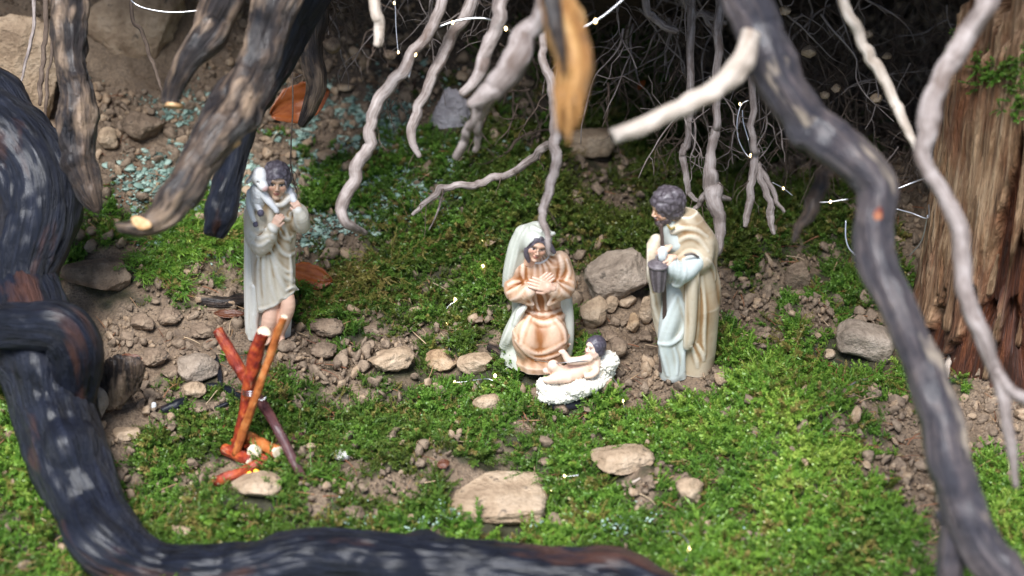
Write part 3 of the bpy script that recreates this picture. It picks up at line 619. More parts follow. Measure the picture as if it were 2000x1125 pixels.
class Poly:
    def __init__(s, pts, k=.0, sub=4):
        pts = np.array(pts, float); pts = catmull(pts, sub) if sub else pts
        s.c = [Cap(a[:3], b[:3], a[3], b[3]) for a, b in zip(pts[:-1], pts[1:])]; s.k = 0; s.lo = pts[:, :3].min(0) - pts[:, 3].max() - 8; s.hi = pts[:, :3].max(0) + pts[:, 3].max() + 8
    def __call__(s, p):
        r = None
        for c in s.c: v = c(p); r = v if r is None else smin(r, v, s.k)
        return r
class Loft:
    """stacked ellipses (z, cx, cy, rx, ry); fold(theta, z) pushes the surface out"""
    def __init__(s, sec, fold=None, sh=0.0): s.s = np.array(sorted(sec), float); s.fold = fold; s.sh = sh
    def __call__(s, p):
        z = p[:, 2]; S = s.s; zz = np.clip(z, S[0, 0], S[-1, 0]); v = [np.interp(zz, S[:, 0], S[:, i_]) for i_ in (1, 2, 3, 4)]
        dx, dy = p[:, 0] - v[0] - s.sh * z, p[:, 1] - v[1]; k = np.sqrt((dx / v[2]) ** 2 + (dy / v[3]) ** 2); f = (k - 1) * np.minimum(v[2], v[3])
        if s.fold: f = f - s.fold(np.arctan2(dy, dx), z)
        return np.maximum(f, np.maximum(S[0, 0] - z, z - S[-1, 0]))
class U:
    """smooth union of (shape, k) ; sub: (shape, k) carved away"""
    def __init__(s, *a, sub=(), disp=None): s.a = [(x if isinstance(x, tuple) else (x, 0.)) for x in a]; s.sub = [(x if isinstance(x, tuple) else (x, 0.)) for x in sub]; s.disp = disp
    def add(s, *a): s.a += [(x if isinstance(x, tuple) else (x, 0.)) for x in a]; return s
    def cut(s, *a): s.sub += [(x if isinstance(x, tuple) else (x, 0.)) for x in a]; return s
    def __call__(s, p):
        r = None
        for f, k in s.a:
            if hasattr(f, 'lo') and r is not None:
                m_ = ((p > f.lo - k) & (p < f.hi + k)).all(1)
                if m_.any(): r = r.copy(); r[m_] = smin(r[m_], f(p[m_]), k)
                continue
            v = f(p); r = v if r is None else smin(r, v, k)
        for f, k in s.sub:
            if hasattr(f, 'lo'):
                m_ = ((p > f.lo - k) & (p < f.hi + k)).all(1)
                if m_.any(): r = r.copy(); r[m_] = smax(r[m_], -f(p[m_]), k)
                continue
            r = smax(r, -f(p), k)
        if s.disp: r = r - s.disp(p)
        return r
def nets(f, lo, hi, cell):
    lo = np.array(lo, float); B = 4; nb = np.ceil((np.array(hi) - lo) / (cell * B)).astype(int) + 1; n = nb * B
    c = np.stack(np.meshgrid(*[np.arange(k) for k in nb], indexing='ij'), -1).reshape(-1, 3)
    cv = f(lo + (c * B + (B - 1) / 2) * cell); act = np.abs(cv) < cell * B * 1.75 + 1.0
    v = np.repeat(np.repeat(np.repeat(np.where(cv < 0, -9., 9.).reshape(nb), B, 0), B, 1), B, 2).astype(np.float32)
    off = np.stack(np.meshgrid(*[np.arange(B)] * 3, indexing='ij'), -1).reshape(-1, 3); idx = (c[act][:, None, :] * B + off[None]).reshape(-1, 3)
    for q in range(0, len(idx), 400000):
        i_ = idx[q:q + 400000]; v[i_[:, 0], i_[:, 1], i_[:, 2]] = f(lo + i_ * cell)
    v[0], v[-1] = 9, 9; v[:, 0], v[:, -1] = 9, 9; v[:, :, 0], v[:, :, -1] = 9, 9
    ins = v < 0; s = [slice(0, -1), slice(1, None)]; cnt = 0
    for a in (0, 1):
        for b in (0, 1):
            for d in (0, 1): cnt = cnt + ins[s[a], s[b], s[d]].astype(np.int8)
    cells = np.argwhere((cnt > 0) & (cnt < 8)); acc = np.zeros((len(cells), 3)); w_ = np.zeros(len(cells))
    for ax in range(3):
        o1, o2 = [a for a in range(3) if a != ax]
        for a in (0, 1):
            for b in (0, 1):
                A = cells.copy(); A[:, o1] += a; A[:, o2] += b; Bq = A.copy(); Bq[:, ax] += 1
                va = v[A[:, 0], A[:, 1], A[:, 2]]; vb = v[Bq[:, 0], Bq[:, 1], Bq[:, 2]]; m_ = (va < 0) != (vb < 0); t = np.where(m_, va / (va - vb + 1e-12), 0)
                pt = A.astype(float); pt[:, ax] += t; acc += np.where(m_[:, None], pt, 0); w_ += m_
    Vx = lo + acc / np.maximum(w_, 1)[:, None] * cell
    im = np.full(cnt.shape, -1, np.int64); im[cells[:, 0], cells[:, 1], cells[:, 2]] = np.arange(len(cells)); F = []
    for ax in range(3):
        o1, o2 = (ax + 1) % 3, (ax + 2) % 3
        sa = [slice(None)] * 3; sb = [slice(None)] * 3; sa[ax] = slice(0, -1); sb[ax] = slice(1, None)
        ed = np.argwhere(ins[tuple(sa)] != ins[tuple(sb)]); fl = ins[tuple(sa)][ed[:, 0], ed[:, 1], ed[:, 2]]
        q = []
        for a, b in ((0, 0), (1, 0), (1, 1), (0, 1)):
            e_ = ed.copy(); e_[:, o1] -= a; e_[:, o2] -= b; q.append(im[e_[:, 0], e_[:, 1], e_[:, 2]])
        q = np.stack(q, -1); q = np.where(fl[:, None], q, q[:, ::-1]); q = q[(q >= 0).all(1)]; F.append(q)
    return Vx, np.vstack(F)
def smooth_mesh(V, F, it=1, lam=.5):
    n = len(V); E = np.vstack([F[:, [0, 1]], F[:, [1, 2]], F[:, [2, 3]], F[:, [3, 0]]])
    for q in range(it):
        s = np.zeros_like(V); c = np.zeros(n)
        for ax in range(3): s[:, ax] = np.bincount(E[:, 0], V[E[:, 1], ax], n)
        c = np.bincount(E[:, 0], minlength=n); V = V + lam * (s / np.maximum(c, 1)[:, None] - V)
    return V
def concavity(V, F, it=2):
    n = len(V); a, b, c = V[F[:, 0]], V[F[:, 1]], V[F[:, 2]]; fn = np.cross(b - a, c - a); N = np.zeros_like(V)
    for k in range(4):
        for ax in range(3): N[:, ax] += np.bincount(F[:, k], fn[:, ax], n)
    N /= np.linalg.norm(N, axis=1)[:, None] + 1e-9; Vs = .5 * smooth_mesh(V, F, 3, .6) + .5 * smooth_mesh(V, F, 14, .6); return ((Vs - V) * N).sum(1)
m = NM('painted_resin'); RESIN = m.set(m.attr('col', out='Vector'), .46, m.bump(m.noise(m.coord(), 900, 3), .15, .0006), Coat_Weight=.06, Coat_Roughness=.3)
class Fig:
    def __init__(s, name, bx, by, label, dy=0.0, cat='figurine'):
        s.bx, s.by = bx, by; g = G(bx, by); s.s = pxs(g[3]); s.org = g[:3] + np.array([0, dy, 0]); s.e = empty(name, tuple(s.org), label, cat); q = s.L(bx, by - 250); s.sh = q[0] / q[2]
    def L(s, px, py, y=0.0):
        """figure coordinates of a photo pixel at depth y behind the foot point"""
        r = raydir(px, py); return (CAM + r * ((s.org[1] + y * s.s - CAM[1]) / r[1]) - s.org) / s.s
    def pl(s, pts): return [tuple(s.L(a, b, c)) + (r,) for a, b, c, r in pts]
    def surf(s, f, pp):
        """front surface of f under each photo pixel"""
        t = np.arange(-120, 120, 1.0); p0 = np.array([s.L(a, b) for a, b in pp]); rd = np.array([raydir(a, b) for a, b in pp]); p = p0[:, None, :] + t[None, :, None] * rd[:, None, :]; v = f(p.reshape(-1, 3)).reshape(len(p0), -1)
        k = np.where((v < 0).any(1), np.argmax(v < 0, 1), np.argmin(v, 1)); return p[np.arange(len(p0)), k]
    def ridge(s, f, pts, r, emb=.50, sub=4):
        r = r * 1.3
        """a fold ridge (or groove) traced over the surface of f; pts in photo pixels"""
        P3 = s.surf(f, catmull(np.array(pts, float), sub))
        for q in range(2): P3[1:-1] = .25 * P3[:-2] + .5 * P3[1:-1] + .25 * P3[2:]
        P3 = P3 + np.array([0, .8829, -.4695]) * r * emb; n = len(P3); rr = r * np.sin(np.linspace(.3, math.pi - .3, n)) ** .7
        return Poly(np.column_stack([P3, rr]), 0, 0)
    def part(s, name, f, lo, hi, cell, colf, parent=None, mat=None, sm=1):
        V, F = nets(f, lo, hi, cell * 1.32); V = smooth_mesh(V, F, sm, .5) if sm else V
        cc = colf(V, concavity(V, F) / cell); o = mesh(name, V * s.s, F, mat or RESIN, parent or s.e, attrs={'col': cc}); return o
def lerp(a, b, t): t = np.clip(t, 0, 1)[:, None]; return np.asarray(a) * (1 - t) + np.asarray(b) * t
def washed(base, wash, tipc=None, sc=.035, amt=.5, cav=1.2, seed=0, bias=.0, spots=()):
    """resin paint: base colour, rubbed brown wash in big soft patches and along the folds, paler raised tips"""
    def f(V, c):
        n = fbm(V[:, 0] * sc, V[:, 1] * sc, V[:, 2] * sc * .6, 3, seed); t = bias + amt * n * 1.5 + cav * 2.6 * c
        for (sp, rad, am) in spots: t = t + am * np.exp(-(((V - sp) / rad) ** 2).sum(1))
        t = np.clip(t, 0, 1)
        col = lerp(np.tile(base, (len(V), 1)), wash, t)
        if tipc is not None: col = lerp(col, tipc, np.clip(-c * 2.2 - .04, 0, .85))
        return col * (1 + .05 * vnoise(V[:, 0] * .6, V[:, 1] * .6, V[:, 2] * .6, seed + 4))[:, None]
    return f
class Head:
    """head of half-height h at c, turned by R; local +z crown, -y face"""
    def __init__(s, c, h, R): s.c, s.h, s.R = np.array(c, float), h, R
    def w(s, x, y, z): return s.c + s.R @ (np.array([x, y, z]) * s.h)
    def loc(s, p): return ((p - s.c) @ s.R) / s.h
    def skin(s, neck=True, full=0.0):
        E = lambda c, r: Ell(c, r)
        a = [(E((0, .08, .2), (.70, .82, .80)), 0), (E((0, -.16, -.42), (.50 + full * .12, .54, .56)), .3), (E((0, -.66, .26), (.40, .12, .09)), .15),
             (E((.34, -.46, -.2), (.22, .22, .22)), .18), (E((-.34, -.46, -.2), (.22, .22, .22)), .18), (E((0, -.58, -.80), (.19, .17, .14)), .16)]
        a2 = [(E((.27, -.585, .02), (.135, .11, .10)), .03), (E((-.27, -.585, .02), (.135, .11, .10)), .03), (Cap((0, -.70, .16), (0, -.88, -.19), .05, .08), .09), (E((.09, -.80, -.24), (.07, .08, .06)), .05), (E((-.09, -.80, -.24), (.07, .08, .06)), .05),
              (E((0, -.725, -.44), (.18, .075, .045)), .05), (E((0, -.715, -.545), (.14, .075, .05)), .05), (E((.69, .12, 0), (.07, .15, .22)), .06), (E((-.69, .12, 0), (.07, .15, .22)), .06)]
        b = U(*a, sub=[(E((.27, -.76, .03), (.17, .14, .11)), .10), (E((-.27, -.76, .03), (.17, .14, .11)), .10)])
        u_ = U((b, 0), *a2)
        if neck: u_.add((Cap((0, .2, -.5), (0, .3, -1.5), .40, .44), .2))
        return lambda p: u_(s.loc(p)) * s.h
    def paint(s, skin=(.72, .43, .29), lip=(.42, .12, .09), brow=(.10, .06, .045), shade=(.50, .24, .13), pale=(.80, .56, .42)):
        def f(V, c):
            q = s.loc(V); x, y, z = q[:, 0], q[:, 1], q[:, 2]; fr = y < -.3; ax = np.abs(x)
            col = lerp(np.tile(skin, (len(V), 1)), shade, np.clip(c * 1.3, 0, .8)); col = lerp(col, pale, np.clip(-c * 1.2, 0, .5))
            col = lerp(col, (.66, .24, .17), .5 * np.exp(-(((ax - .36) / .2) ** 2 + ((z + .22) / .18) ** 2)) * fr)
            col = lerp(col, lip, np.exp(-((x / .19) ** 4 + ((z + .49) / .085) ** 4)) * fr * .95)
            col = lerp(col, (.16, .05, .04), np.exp(-((x / .18) ** 4 + ((z + .49) / .022) ** 2)) * fr * .8)
            ey = ((ax - .27) / .15) ** 2 + ((z - .02) / .075) ** 2; col = lerp(col, (.78, .72, .66), (ey < 1) * fr * .85)
            col = lerp(col, (.03, .02, .02), ((((ax - .26) / .07) ** 2 + ((z - .02) / .08) ** 2) < 1) * fr * 1.0)
            col = lerp(col, (.05, .03, .025), (np.abs(z - .085 + .5 * (ax - .27) ** 2 * 2) < .028) * (np.abs(ax - .27) < .17) * fr * .95)
            col = lerp(col, brow, np.exp(-((z - .27 + .6 * (ax - .25) ** 2) / .032) ** 2) * (np.abs(ax - .29) < .17) * fr * .6); return col
        return f
    def hair(s, big=1.12, open_c=(0, -1.02, -.22), open_r=(.60, .80, .82), low=-.55, curl=.07, freq=4.0, seed=0, vol=(0, 0, 0)):
        e = Ell((vol[0], .10 + vol[1], .22 + vol[2]), (.72 * big, .84 * big, .82 * big)); j = Ell((0, .32, -.30), (.64 * big, .52 * big, .5)); o = Ell(open_c, open_r)
        def f(p):
            q = s.loc(p); n = np.abs(vnoise(q[:, 0] * freq, q[:, 1] * freq, q[:, 2] * freq, seed)) * 1.3 + .5 * np.abs(vnoise(q[:, 0] * freq * 2, q[:, 1] * freq * 2, q[:, 2] * freq * 2, seed + 1))
            v = smin(e(q), j(q), .2) - curl * (n - .3); v = smax(v, -o(q) - curl * .7 * (n - .4), .06); return np.maximum(v, low - q[:, 2] - curl * n) * s.h
        return f
def hand_shapes(w, d, nrm, L, curl=.4, thumb=1, spread=.12, fr=.085):
    """wrist w, pointing d, back of the hand towards nrm, thumb on side +1/-1; five separate bent fingers"""
    d = np.array(d, float); d /= np.linalg.norm(d); nrm = np.array(nrm, float); nrm -= d * (nrm @ d); nrm /= np.linalg.norm(nrm); sd = np.cross(d, nrm) * thumb; w = np.array(w, float); out = []
    out.append((Cap(w - d * .1 * L, w + d * .12 * L, .15 * L, .17 * L), .06 * L))
    for q, (off, ln) in enumerate(((.18, .44), (.06, .50), (-.06, .47), (-.175, .37))):
        k = w + d * .46 * L + sd * off * L; out.append((Cap(w + d * .08 * L + sd * off * .6 * L, k, .11 * L, fr * 1.15 * L), .07 * L))
        a = 0.; p = k
        for s_, seg in enumerate((.42, .32, .26)):
            a += curl * (1.0 if s_ else .6); dr = d * math.cos(a) - nrm * math.sin(a) + sd * spread * off * 4 * (1 - s_ * .3); p2 = p + dr * seg * ln * L; out.append((Cap(p, p2, fr * (1 - .1 * s_) * L, fr * (.92 - .12 * s_) * L), .012 * L if s_ else .02 * L)); p = p2
    t0 = w + d * .10 * L + sd * .13 * L; t1 = t0 + (d * .55 + sd * .6 - nrm * .25) * .26 * L; t2 = t1 + (d * .9 + sd * .25 - nrm * .3 * (1 + curl)) * .24 * L
    out += [(Cap(t0, t1, .12 * L, .095 * L), .06 * L), (Cap(t1, t2, .095 * L, .075 * L), .02 * L)]
    return out
SKIN = (.74, .46, .33)
def skinpaint(V, c): return lerp(lerp(np.tile(SKIN, (len(V), 1)), (.50, .21, .12), np.clip(c * 1.1, 0, .85)), (.84, .62, .50), np.clip(-c * .6, 0, .6))
def hairpaint(base=(.045, .035, .045), hi=(.16, .135, .16)):
    return lambda V, c: lerp(np.tile(base, (len(V), 1)), hi, np.clip(-c * 1.6 + .25 * vnoise(V[:, 0] * .4, V[:, 1] * .4, V[:, 2] * .4, 3) + .12, 0, 1))
# ---------------------------------------------------------------- kneeling woman
def kneeling_woman():
    f = Fig('kneeling_woman_figurine', 1050, 706, 'painted figurine of a kneeling woman in orange robe and pale veil, hands crossed', .0); L = f.L
    H_ = Head(L(1048, 476, -24), 31, rotm(.10, .12, .22))
    f.part('head', H_.skin(full=.3), H_.c - 50, H_.c + 50, .7, H_.paint())
    f.part('hair', U((H_.hair(1.10, (.02, -1.0, -.25), (.56, .78, .88), -.8, .06, 3.5, 2), 0), (Poly(f.pl([(1032, 476, -36, 2), (1029, 486, -37, 5), (1029, 498, -37, 6), (1033, 511, -36, 3)]), 2), 5), (Poly(f.pl([(1068, 472, -32, 2), (1074, 480, -32, 5.5), (1082, 492, -32, 4.5)]), 2), 5)), H_.c - 60, H_.c + 60, .8, hairpaint())
    # robe
    def fold(th, z): return .9 * np.sin(th * 9 + z * .03) * sst(70, 20, z) + .5 * np.sin(th * 15 + z * .06)
    z = lambda py, y=0: L(1050, py, y)[2]
    body = Loft([(0, 2, -2, 50, 52), (14, 4, -2, 54, 55), (40, 6, 0, 52, 50), (75, 6, 2, 50, 44), (105, 6, 4, 46, 38), (125, 6, 6, 41, 32), (160, 5, 4, 43, 31), (200, 6, 2, 41, 29), (218, 6, 0, 36, 25), (234, 3, -4, 20, 18), (243, 1, -6, 14, 14)], fold, f.sh)
    robe = U((body, 0), (Ell(L(1030, 660, -34), (30, 26, 42)), 16), (Ell(L(1080, 660, -32), (30, 26, 42)), 16), (Ell(L(1092, 510, 0), (17, 20, 20)), 12), (Ell(L(1014, 520, -2), (17, 20, 20)), 12),
        (Poly(f.pl([(1010, 522, 0, 16), (1001, 552, -8, 16), (1004, 572, -22, 17), (1022, 573, -40, 16), (1034, 568, -48, 13)]), 6), 8), (Poly(f.pl([(1098, 512, 2, 16), (1106, 540, -4, 17), (1105, 562, -20, 18), (1091, 568, -40, 16), (1078, 564, -48, 13)]), 6), 8),
        (Poly(f.pl([(1020, 575, -34, 12), (1030, 588, -40, 8), (1040, 594, -42, 4)]), 4), 8), (Poly(f.pl([(1095, 572, -34, 12), (1082, 586, -40, 8), (1072, 594, -42, 4)]), 4), 8))
    base = U((robe, 0))
    rid = [([(1010, 604), (1035, 622), (1062, 632), (1090, 624), (1114, 604)], 4.5), ([(1020, 600), (1045, 613), (1072, 614), (1100, 600)], 3), ([(1003, 645), (1022, 676), (1050, 690), (1085, 678), (1112, 656)], 4), ([(1008, 665), (1035, 694), (1066, 698), (1095, 688), (1114, 672)], 3.2),
           ([(1034, 620), (1022, 645), (1018, 670)], 3.5), ([(1086, 626), (1100, 645), (1104, 668)], 3.5), ([(994, 556), (1008, 550), (1024, 546)], 2.6), ([(992, 572), (1006, 566), (1022, 556)], 2.2), ([(998, 586), (1012, 580), (1026, 564)], 2.4),
           ([(1022, 542), (1029, 560), (1038, 590)], 2.6), ([(1118, 552), (1104, 548), (1090, 548)], 2.6), ([(1119, 566), (1104, 560), (1092, 554)], 2.2), ([(1114, 582), (1100, 572), (1090, 560)], 2.4), ([(1090, 548), (1084, 568), (1072, 592)], 2.6),
           ([(1092, 500), (1098, 520), (1092, 545)], 2.8), ([(1106, 508), (1112, 530), (1106, 548)], 2.6), ([(1022, 512), (1020, 530), (1024, 545)], 2.6)]
    for pts, r in rid: robe.add((f.ridge(base, pts, r), 5.5))
    for pts, r in (([(1052, 575), (1056, 588), (1058, 600)], 4),):  robe.cut((f.ridge(base, pts, r, .1), 9.0))
    w_ = washed((.62, .39, .25), (.30, .115, .035), (.84, .68, .56), .05, .6, 1.6, 5, .10, [(L(1018, 535, -30), (10, 30, 34), .8), (L(1096, 540, -30), (12, 30, 34), .75), (L(1056, 590, -34), (14, 20, 30), .9), (L(1054, 665, -50), (16, 30, 26), .6), (L(1070, 700, -50), (50, 40, 12), .5), (L(1006, 590, -30), (16, 30, 16), .6), (L(1108, 585, -30), (14, 30, 14), .6)])
    f.part('robe', robe, (-72, -80, -3), (86, 60, 250), .95, w_)
    # collar
    cl = f.ridge(base, [(1031, 505), (1040, 512), (1054, 514), (1067, 507), (1074, 497)], 1.9, .1)
    f.part('collar', cl, cl.lo, cl.hi, .6, lambda V, c: np.tile((.80, .78, .76), (len(V), 1)))
    # veil and mantle: shell over head, falling down the back and to the left
    q = H_
    shell = Ell((-.05, .26, .20), (.98, 1.04, 1.08)); opening = Ell((.08, -1.16, -.80), (.98, 1.27, 1.78))
    def cap(p): g = q.loc(p); return np.maximum(smax(shell(g), -opening(g), .05), -.55 - g[:, 2]) * q.h
    mant = Loft([(-2, -12, 14, 62, 50), (20, -10, 12, 60, 48), (60, -2, 14, 56, 42), (100, 4, 16, 52, 38), (150, 2, 16, 52, 36), (200, 2, 14, 47, 33), (228, 0, 6, 36, 30), (255, -2, 0, 30, 28)], lambda th, zz: 1.4 * np.sin(th * 8 + zz * .02) * sst(150, 30, zz) + .6, f.sh)
    front = Ell(f.L(1062, 600, -50), (62, 52, 190))
    def mantle(p): return smax(mant(p), -front(p), 4)
    drape = Poly(f.pl([(1020, 456, -6, 15), (1010, 480, -8, 16), (1003, 508, -8, 16), (995, 536, -6, 13), (989, 556, -2, 8)]), 5)
    low = Poly(f.pl([(1018, 602, -24, 9), (1007, 628, -22, 13), (997, 653, -15, 15), (984, 674, -6, 9)]), 5)
    low2 = Poly(f.pl([(1024, 600, -34, 6), (1014, 612, -36, 7), (1008, 630, -34, 6)]), 3); rgt = Poly(f.pl([(1108, 585, 6, 9), (1111, 620, 4, 10), (1110, 660, 2, 11), (1108, 690, 2, 10)]), 5)
    flick = Poly(f.pl([(1040, 446, -30, 5), (1056, 452, -36, 4), (1072, 458, -32, 4), (1082, 456, -26, 3.4)]), 3)
    veil = U((cap, 0), (mantle, 6), (drape, 14), (low, 12), (low2, 5), (rgt, 12), (flick, 5)); vb = U((veil, 0))
    for pts, r in (([(1030, 446), (1016, 470), (1008, 500), (998, 540)], 2.4), ([(1022, 442), (1008, 475), (998, 515), (992, 545)], 2.2), ([(1002, 620), (992, 648), (980, 672)], 2.4), ([(1012, 612), (1002, 645), (992, 672)], 2.2), ([(1050, 438), (1066, 448), (1080, 455)], 2), ([(1036, 440), (1052, 450), (1070, 456)], 1.6)): veil.add((f.ridge(vb, pts, r), 4))
    f.part('veil', veil, (-90, -75, -3), (86, 75, 310), 1.0, washed((.58, .59, .50), (.34, .29, .18), (.78, .78, .70), .03, .4, .5, 8))
    # hands, crossed on the breast
    hb = hand_shapes(L(1046, 560, -50), L(1084, 532, -50) - L(1046, 560, -50), (0, -1, .3), 42, .10, 1, .10, .075)
    ha = hand_shapes(L(1076, 562, -56), L(1026, 548, -58) - L(1076, 562, -56), (.1, -1, .3), 46, .10, -1, .10, .075)
    f.part('hand', U(*ha), (-40, -80, 140), (50, -35, 240), .65, skinpaint); f.part('hand', U(*hb), (-30, -80, 140), (60, -30, 245), .65, skinpaint)
    EXCL.append((f.org[0], f.org[1], .020)); return f
kneeling_woman()
# ---------------------------------------------------------------- bearded man with lantern
def bearded_man():
    f = Fig('bearded_man_figurine', 1332, 728, 'painted figurine of a standing bearded man in tan cloak holding a lantern and staff'); L = f.L
    H_ = Head(L(1302, 404, -14), 34, rotm(-1.15, .20, .05))
    f.part('head', H_.skin(), H_.c - 62, H_.c + 62, .7, H_.paint(skin=(.62, .38, .23), shade=(.40, .19, .09)))
    f.part('hair', H_.hair(1.16, (0, -1.08, -.30), (.66, .74, .74), -.62, .11, 2.1, 4, (0, .02, .02)), H_.c - 62, H_.c + 62, .75, hairpaint((.055, .043, .050), (.21, .18, .20)))
    beard = U((Ell((0, -.50, -.78), (.36, .30, .26)), 0), (Ell((.36, -.22, -.55), (.20, .32, .30)), .2), (Ell((-.36, -.22, -.55), (.20, .32, .30)), .2), (Ell((0, -.80, -.345), (.20, .06, .04)), .03), sub=[(Ell((0, -.84, -.48), (.16, .12, .06)), .05)])
    f.part('beard', lambda p: (beard(H_.loc(p)) - .05 * np.abs(vnoise(H_.loc(p)[:, 0] * 7, H_.loc(p)[:, 1] * 7, H_.loc(p)[:, 2] * 7, 9))) * H_.h, H_.c - 60, H_.c + 40, .75, hairpaint((.05, .035, .035), (.17, .13, .13)))
    # blue tunic
    tun = Loft([(-2, -18, -6, 28, 26), (20, -18, -6, 27, 25), (60, -18, -8, 28, 25), (110, -14, -6, 30, 26), (160, -8, -2, 32, 27), (240, -4, 0, 34, 26), (330, -6, 0, 26, 20)], lambda th, z: 1.0 * np.sin(th * 7 + z * .02), f.sh)
    t_ = U((tun, 0), (Poly(f.pl([(1318, 570, -14, 18), (1308, 620, -26, 19), (1300, 660, -32, 15), (1304, 700, -26, 15), (1312, 728, -20, 18)]), 6), 12), (Cap(L(1300, 424, -10), L(1318, 470, -8), 17, 24), 8)); tb = U((t_, 0))
    for pts, r in (([(1322, 575), (1302, 620), (1288, 668)], 3.5), ([(1338, 590), (1340, 630), (1324, 660), (1288, 672)], 4), ([(1340, 610), (1344, 650), (1334, 690), (1336, 722)], 3.5), ([(1290, 676), (1296, 700), (1304, 732)], 3), ([(1288, 670), (1310, 672), (1330, 660)], 3), ([(1326, 575), (1334, 600), (1342, 625)], 3), ([(1316, 680), (1322, 705), (1322, 730)], 2.5)): t_.add((f.ridge(tb, pts, r), 5.5))
    f.part('tunic', t_, (-66, -64, -3), (50, 40, 350), 1.0, washed((.56, .60, .56), (.36, .28, .17), (.70, .75, .74), .03, .35, .7, 12))
    # cloak
    clo = Loft([(0, 26, 14, 36, 34), (40, 28, 12, 38, 36), (100, 27, 10, 42, 38), (150, 26, 6, 46, 40), (190, 21, 4, 46, 38), (240, 15, 2, 48, 38), (280, 14, 0, 46, 35), (310, 12, -2, 39, 31), (335, 8, -2, 31, 27), (350, 4, -2, 24, 24)], lambda th, z: 1.2 * np.sin(th * 4 + z * .02), f.sh)
    opn = Ell(L(1300, 650, -60), (40, 60, 118)); neckc = Ell(L(1296, 440, -30), (24, 26, 30))
    def cloak0(p): return smax(smax(clo(p), -opn(p), 5), -neckc(p), 6)
    ck = U((cloak0, 0), (Poly(f.pl([(1316, 448, -24, 10), (1345, 440, -6, 13), (1372, 456, 4, 16), (1386, 480, 8, 17), (1384, 510, 6, 15)]), 6), 10), (Poly(f.pl([(1372, 478, -10, 20), (1368, 505, -24, 22), (1345, 520, -38, 20)]), 6), 12),
        (Poly(f.pl([(1282, 470, -14, 13), (1272, 495, -22, 15), (1272, 530, -26, 13), (1280, 552, -24, 11)]), 6), 10), (Poly(f.pl([(1280, 560, -18, 11), (1282, 600, -14, 11), (1286, 632, -10, 9), (1290, 664, -6, 5)]), 6), 7),
        (Poly(f.pl([(1356, 525, -44, 9), (1352, 570, -42, 11), (1350, 620, -38, 11), (1346, 660, -34, 11), (1342, 676, -32, 8)]), 5), 5), (Poly(f.pl([(1388, 520, 6, 10), (1396, 560, 8, 12), (1392, 595, 10, 12), (1380, 610, 6, 8)]), 5), 8))
    cb = U((ck, 0))
    for pts, r in (([(1312, 456), (1330, 446), (1356, 446), (1380, 462)], 3), ([(1316, 480), (1338, 462), (1362, 464), (1382, 490)], 3.4), ([(1326, 502), (1346, 488), (1368, 498), (1384, 520)], 3.2), ([(1362, 520), (1364, 570), (1362, 630), (1358, 668)], 2.6), ([(1342, 530), (1341, 580), (1340, 640), (1338, 676)], 2.4),
                   ([(1370, 540), (1376, 600), (1374, 660), (1376, 690)], 3), ([(1266, 490), (1264, 520), (1270, 550), (1276, 600)], 2.2), ([(1276, 575), (1280, 610), (1292, 640)], 2.2), ([(1380, 505), (1392, 520), (1396, 545)], 3), ([(1362, 672), (1372, 690), (1374, 702)], 3), ([(1350, 676), (1360, 700), (1362, 716)], 3)): ck.add((f.ridge(cb, pts, r), 5))
    f.part('cloak', ck, (-80, -80, -3), (84, 66, 365), 1.05, washed((.56, .45, .31), (.30, .17, .075), (.78, .71, .59), .03, .6, 1.3, 15, .10, [(L(1380, 600, 0), (26, 40, 80), .6), (L(1352, 600, -44), (10, 20, 70), .35)]))
    # pale blue sleeve with cuff
    sl_ = U((Poly(f.pl([(1356, 512, -36, 20), (1336, 530, -50, 20), (1318, 524, -58, 17), (1308, 515, -62, 13)]), 6), 0), (Poly(f.pl([(1330, 540, -50, 14), (1324, 553, -52, 9), (1316, 556, -54, 4)]), 4), 8)); sb = U((sl_, 0))
    for pts, r in (([(1306, 500), (1312, 525), (1308, 552)], 2.4), ([(1320, 500), (1326, 528), (1318, 556)], 2.4), ([(1334, 506), (1338, 530), (1332, 556)], 2.6), ([(1314, 500), (1320, 526), (1314, 554)], 1.8)): sl_.add((f.ridge(sb, pts, r), 3.5))
    f.part('sleeve', sl_, (-50, -90, 140), (50, -10, 300), .9, washed((.56, .61, .58), (.42, .36, .26), (.72, .76, .74), .04, .35, .8, 17))
    cuff = Poly(f.pl([(1338, 498, -56, 2.2), (1352, 496, -56, 2.6), (1364, 502, -50, 2.2)]), 2); f.part('sleeve_hem', cuff, cuff.lo, cuff.hi, .8, lambda V, c: np.tile((.13, .10, .09), (len(V), 1)))
    hn = hand_shapes(L(1314, 503, -62), (-1, -.25, -.05), (.1, -.5, 1), 34, .75, -1, .1, .085); h2 = hand_shapes(L(1306, 484, -44), (-1, -.5, -.35), (0, -.5, 1), 32, .6, 1, .1, .085)
    f.part('hand', U(*hn), (-80, -100, 150), (10, -30, 300), .7, skinpaint); f.part('hand', U(*h2), (-80, -90, 180), (10, -20, 310), .7, skinpaint)
    clth = U((Ell(L(1294, 496, -70), (9, 7, 16)), 0), disp=lambda p: .6 * np.sin(p[:, 0] * 1.1 + p[:, 2] * .1)); f.part('white_cloth', clth, L(1294, 496, -70) - 24, L(1294, 496, -70) + 24, .7, lambda V, c: np.tile((.78, .80, .80), (len(V), 1)))
    # lantern
    lc = L(1286, 516, -66); z0 = lc[2]
    lan = Loft([(z0 - 56, lc[0] + 2, lc[1], 10, 10), (z0 - 52, lc[0] + 2, lc[1], 11.5, 11.5), (z0 - 26, lc[0] + 1, lc[1], 16, 16), (z0 - 8, lc[0], lc[1], 17.5, 17.5), (z0 - 4, lc[0], lc[1], 17, 17)], lambda th, z: .9 * np.sign(np.sin(th * 7)) * np.abs(np.sin(th * 7)) ** .5)
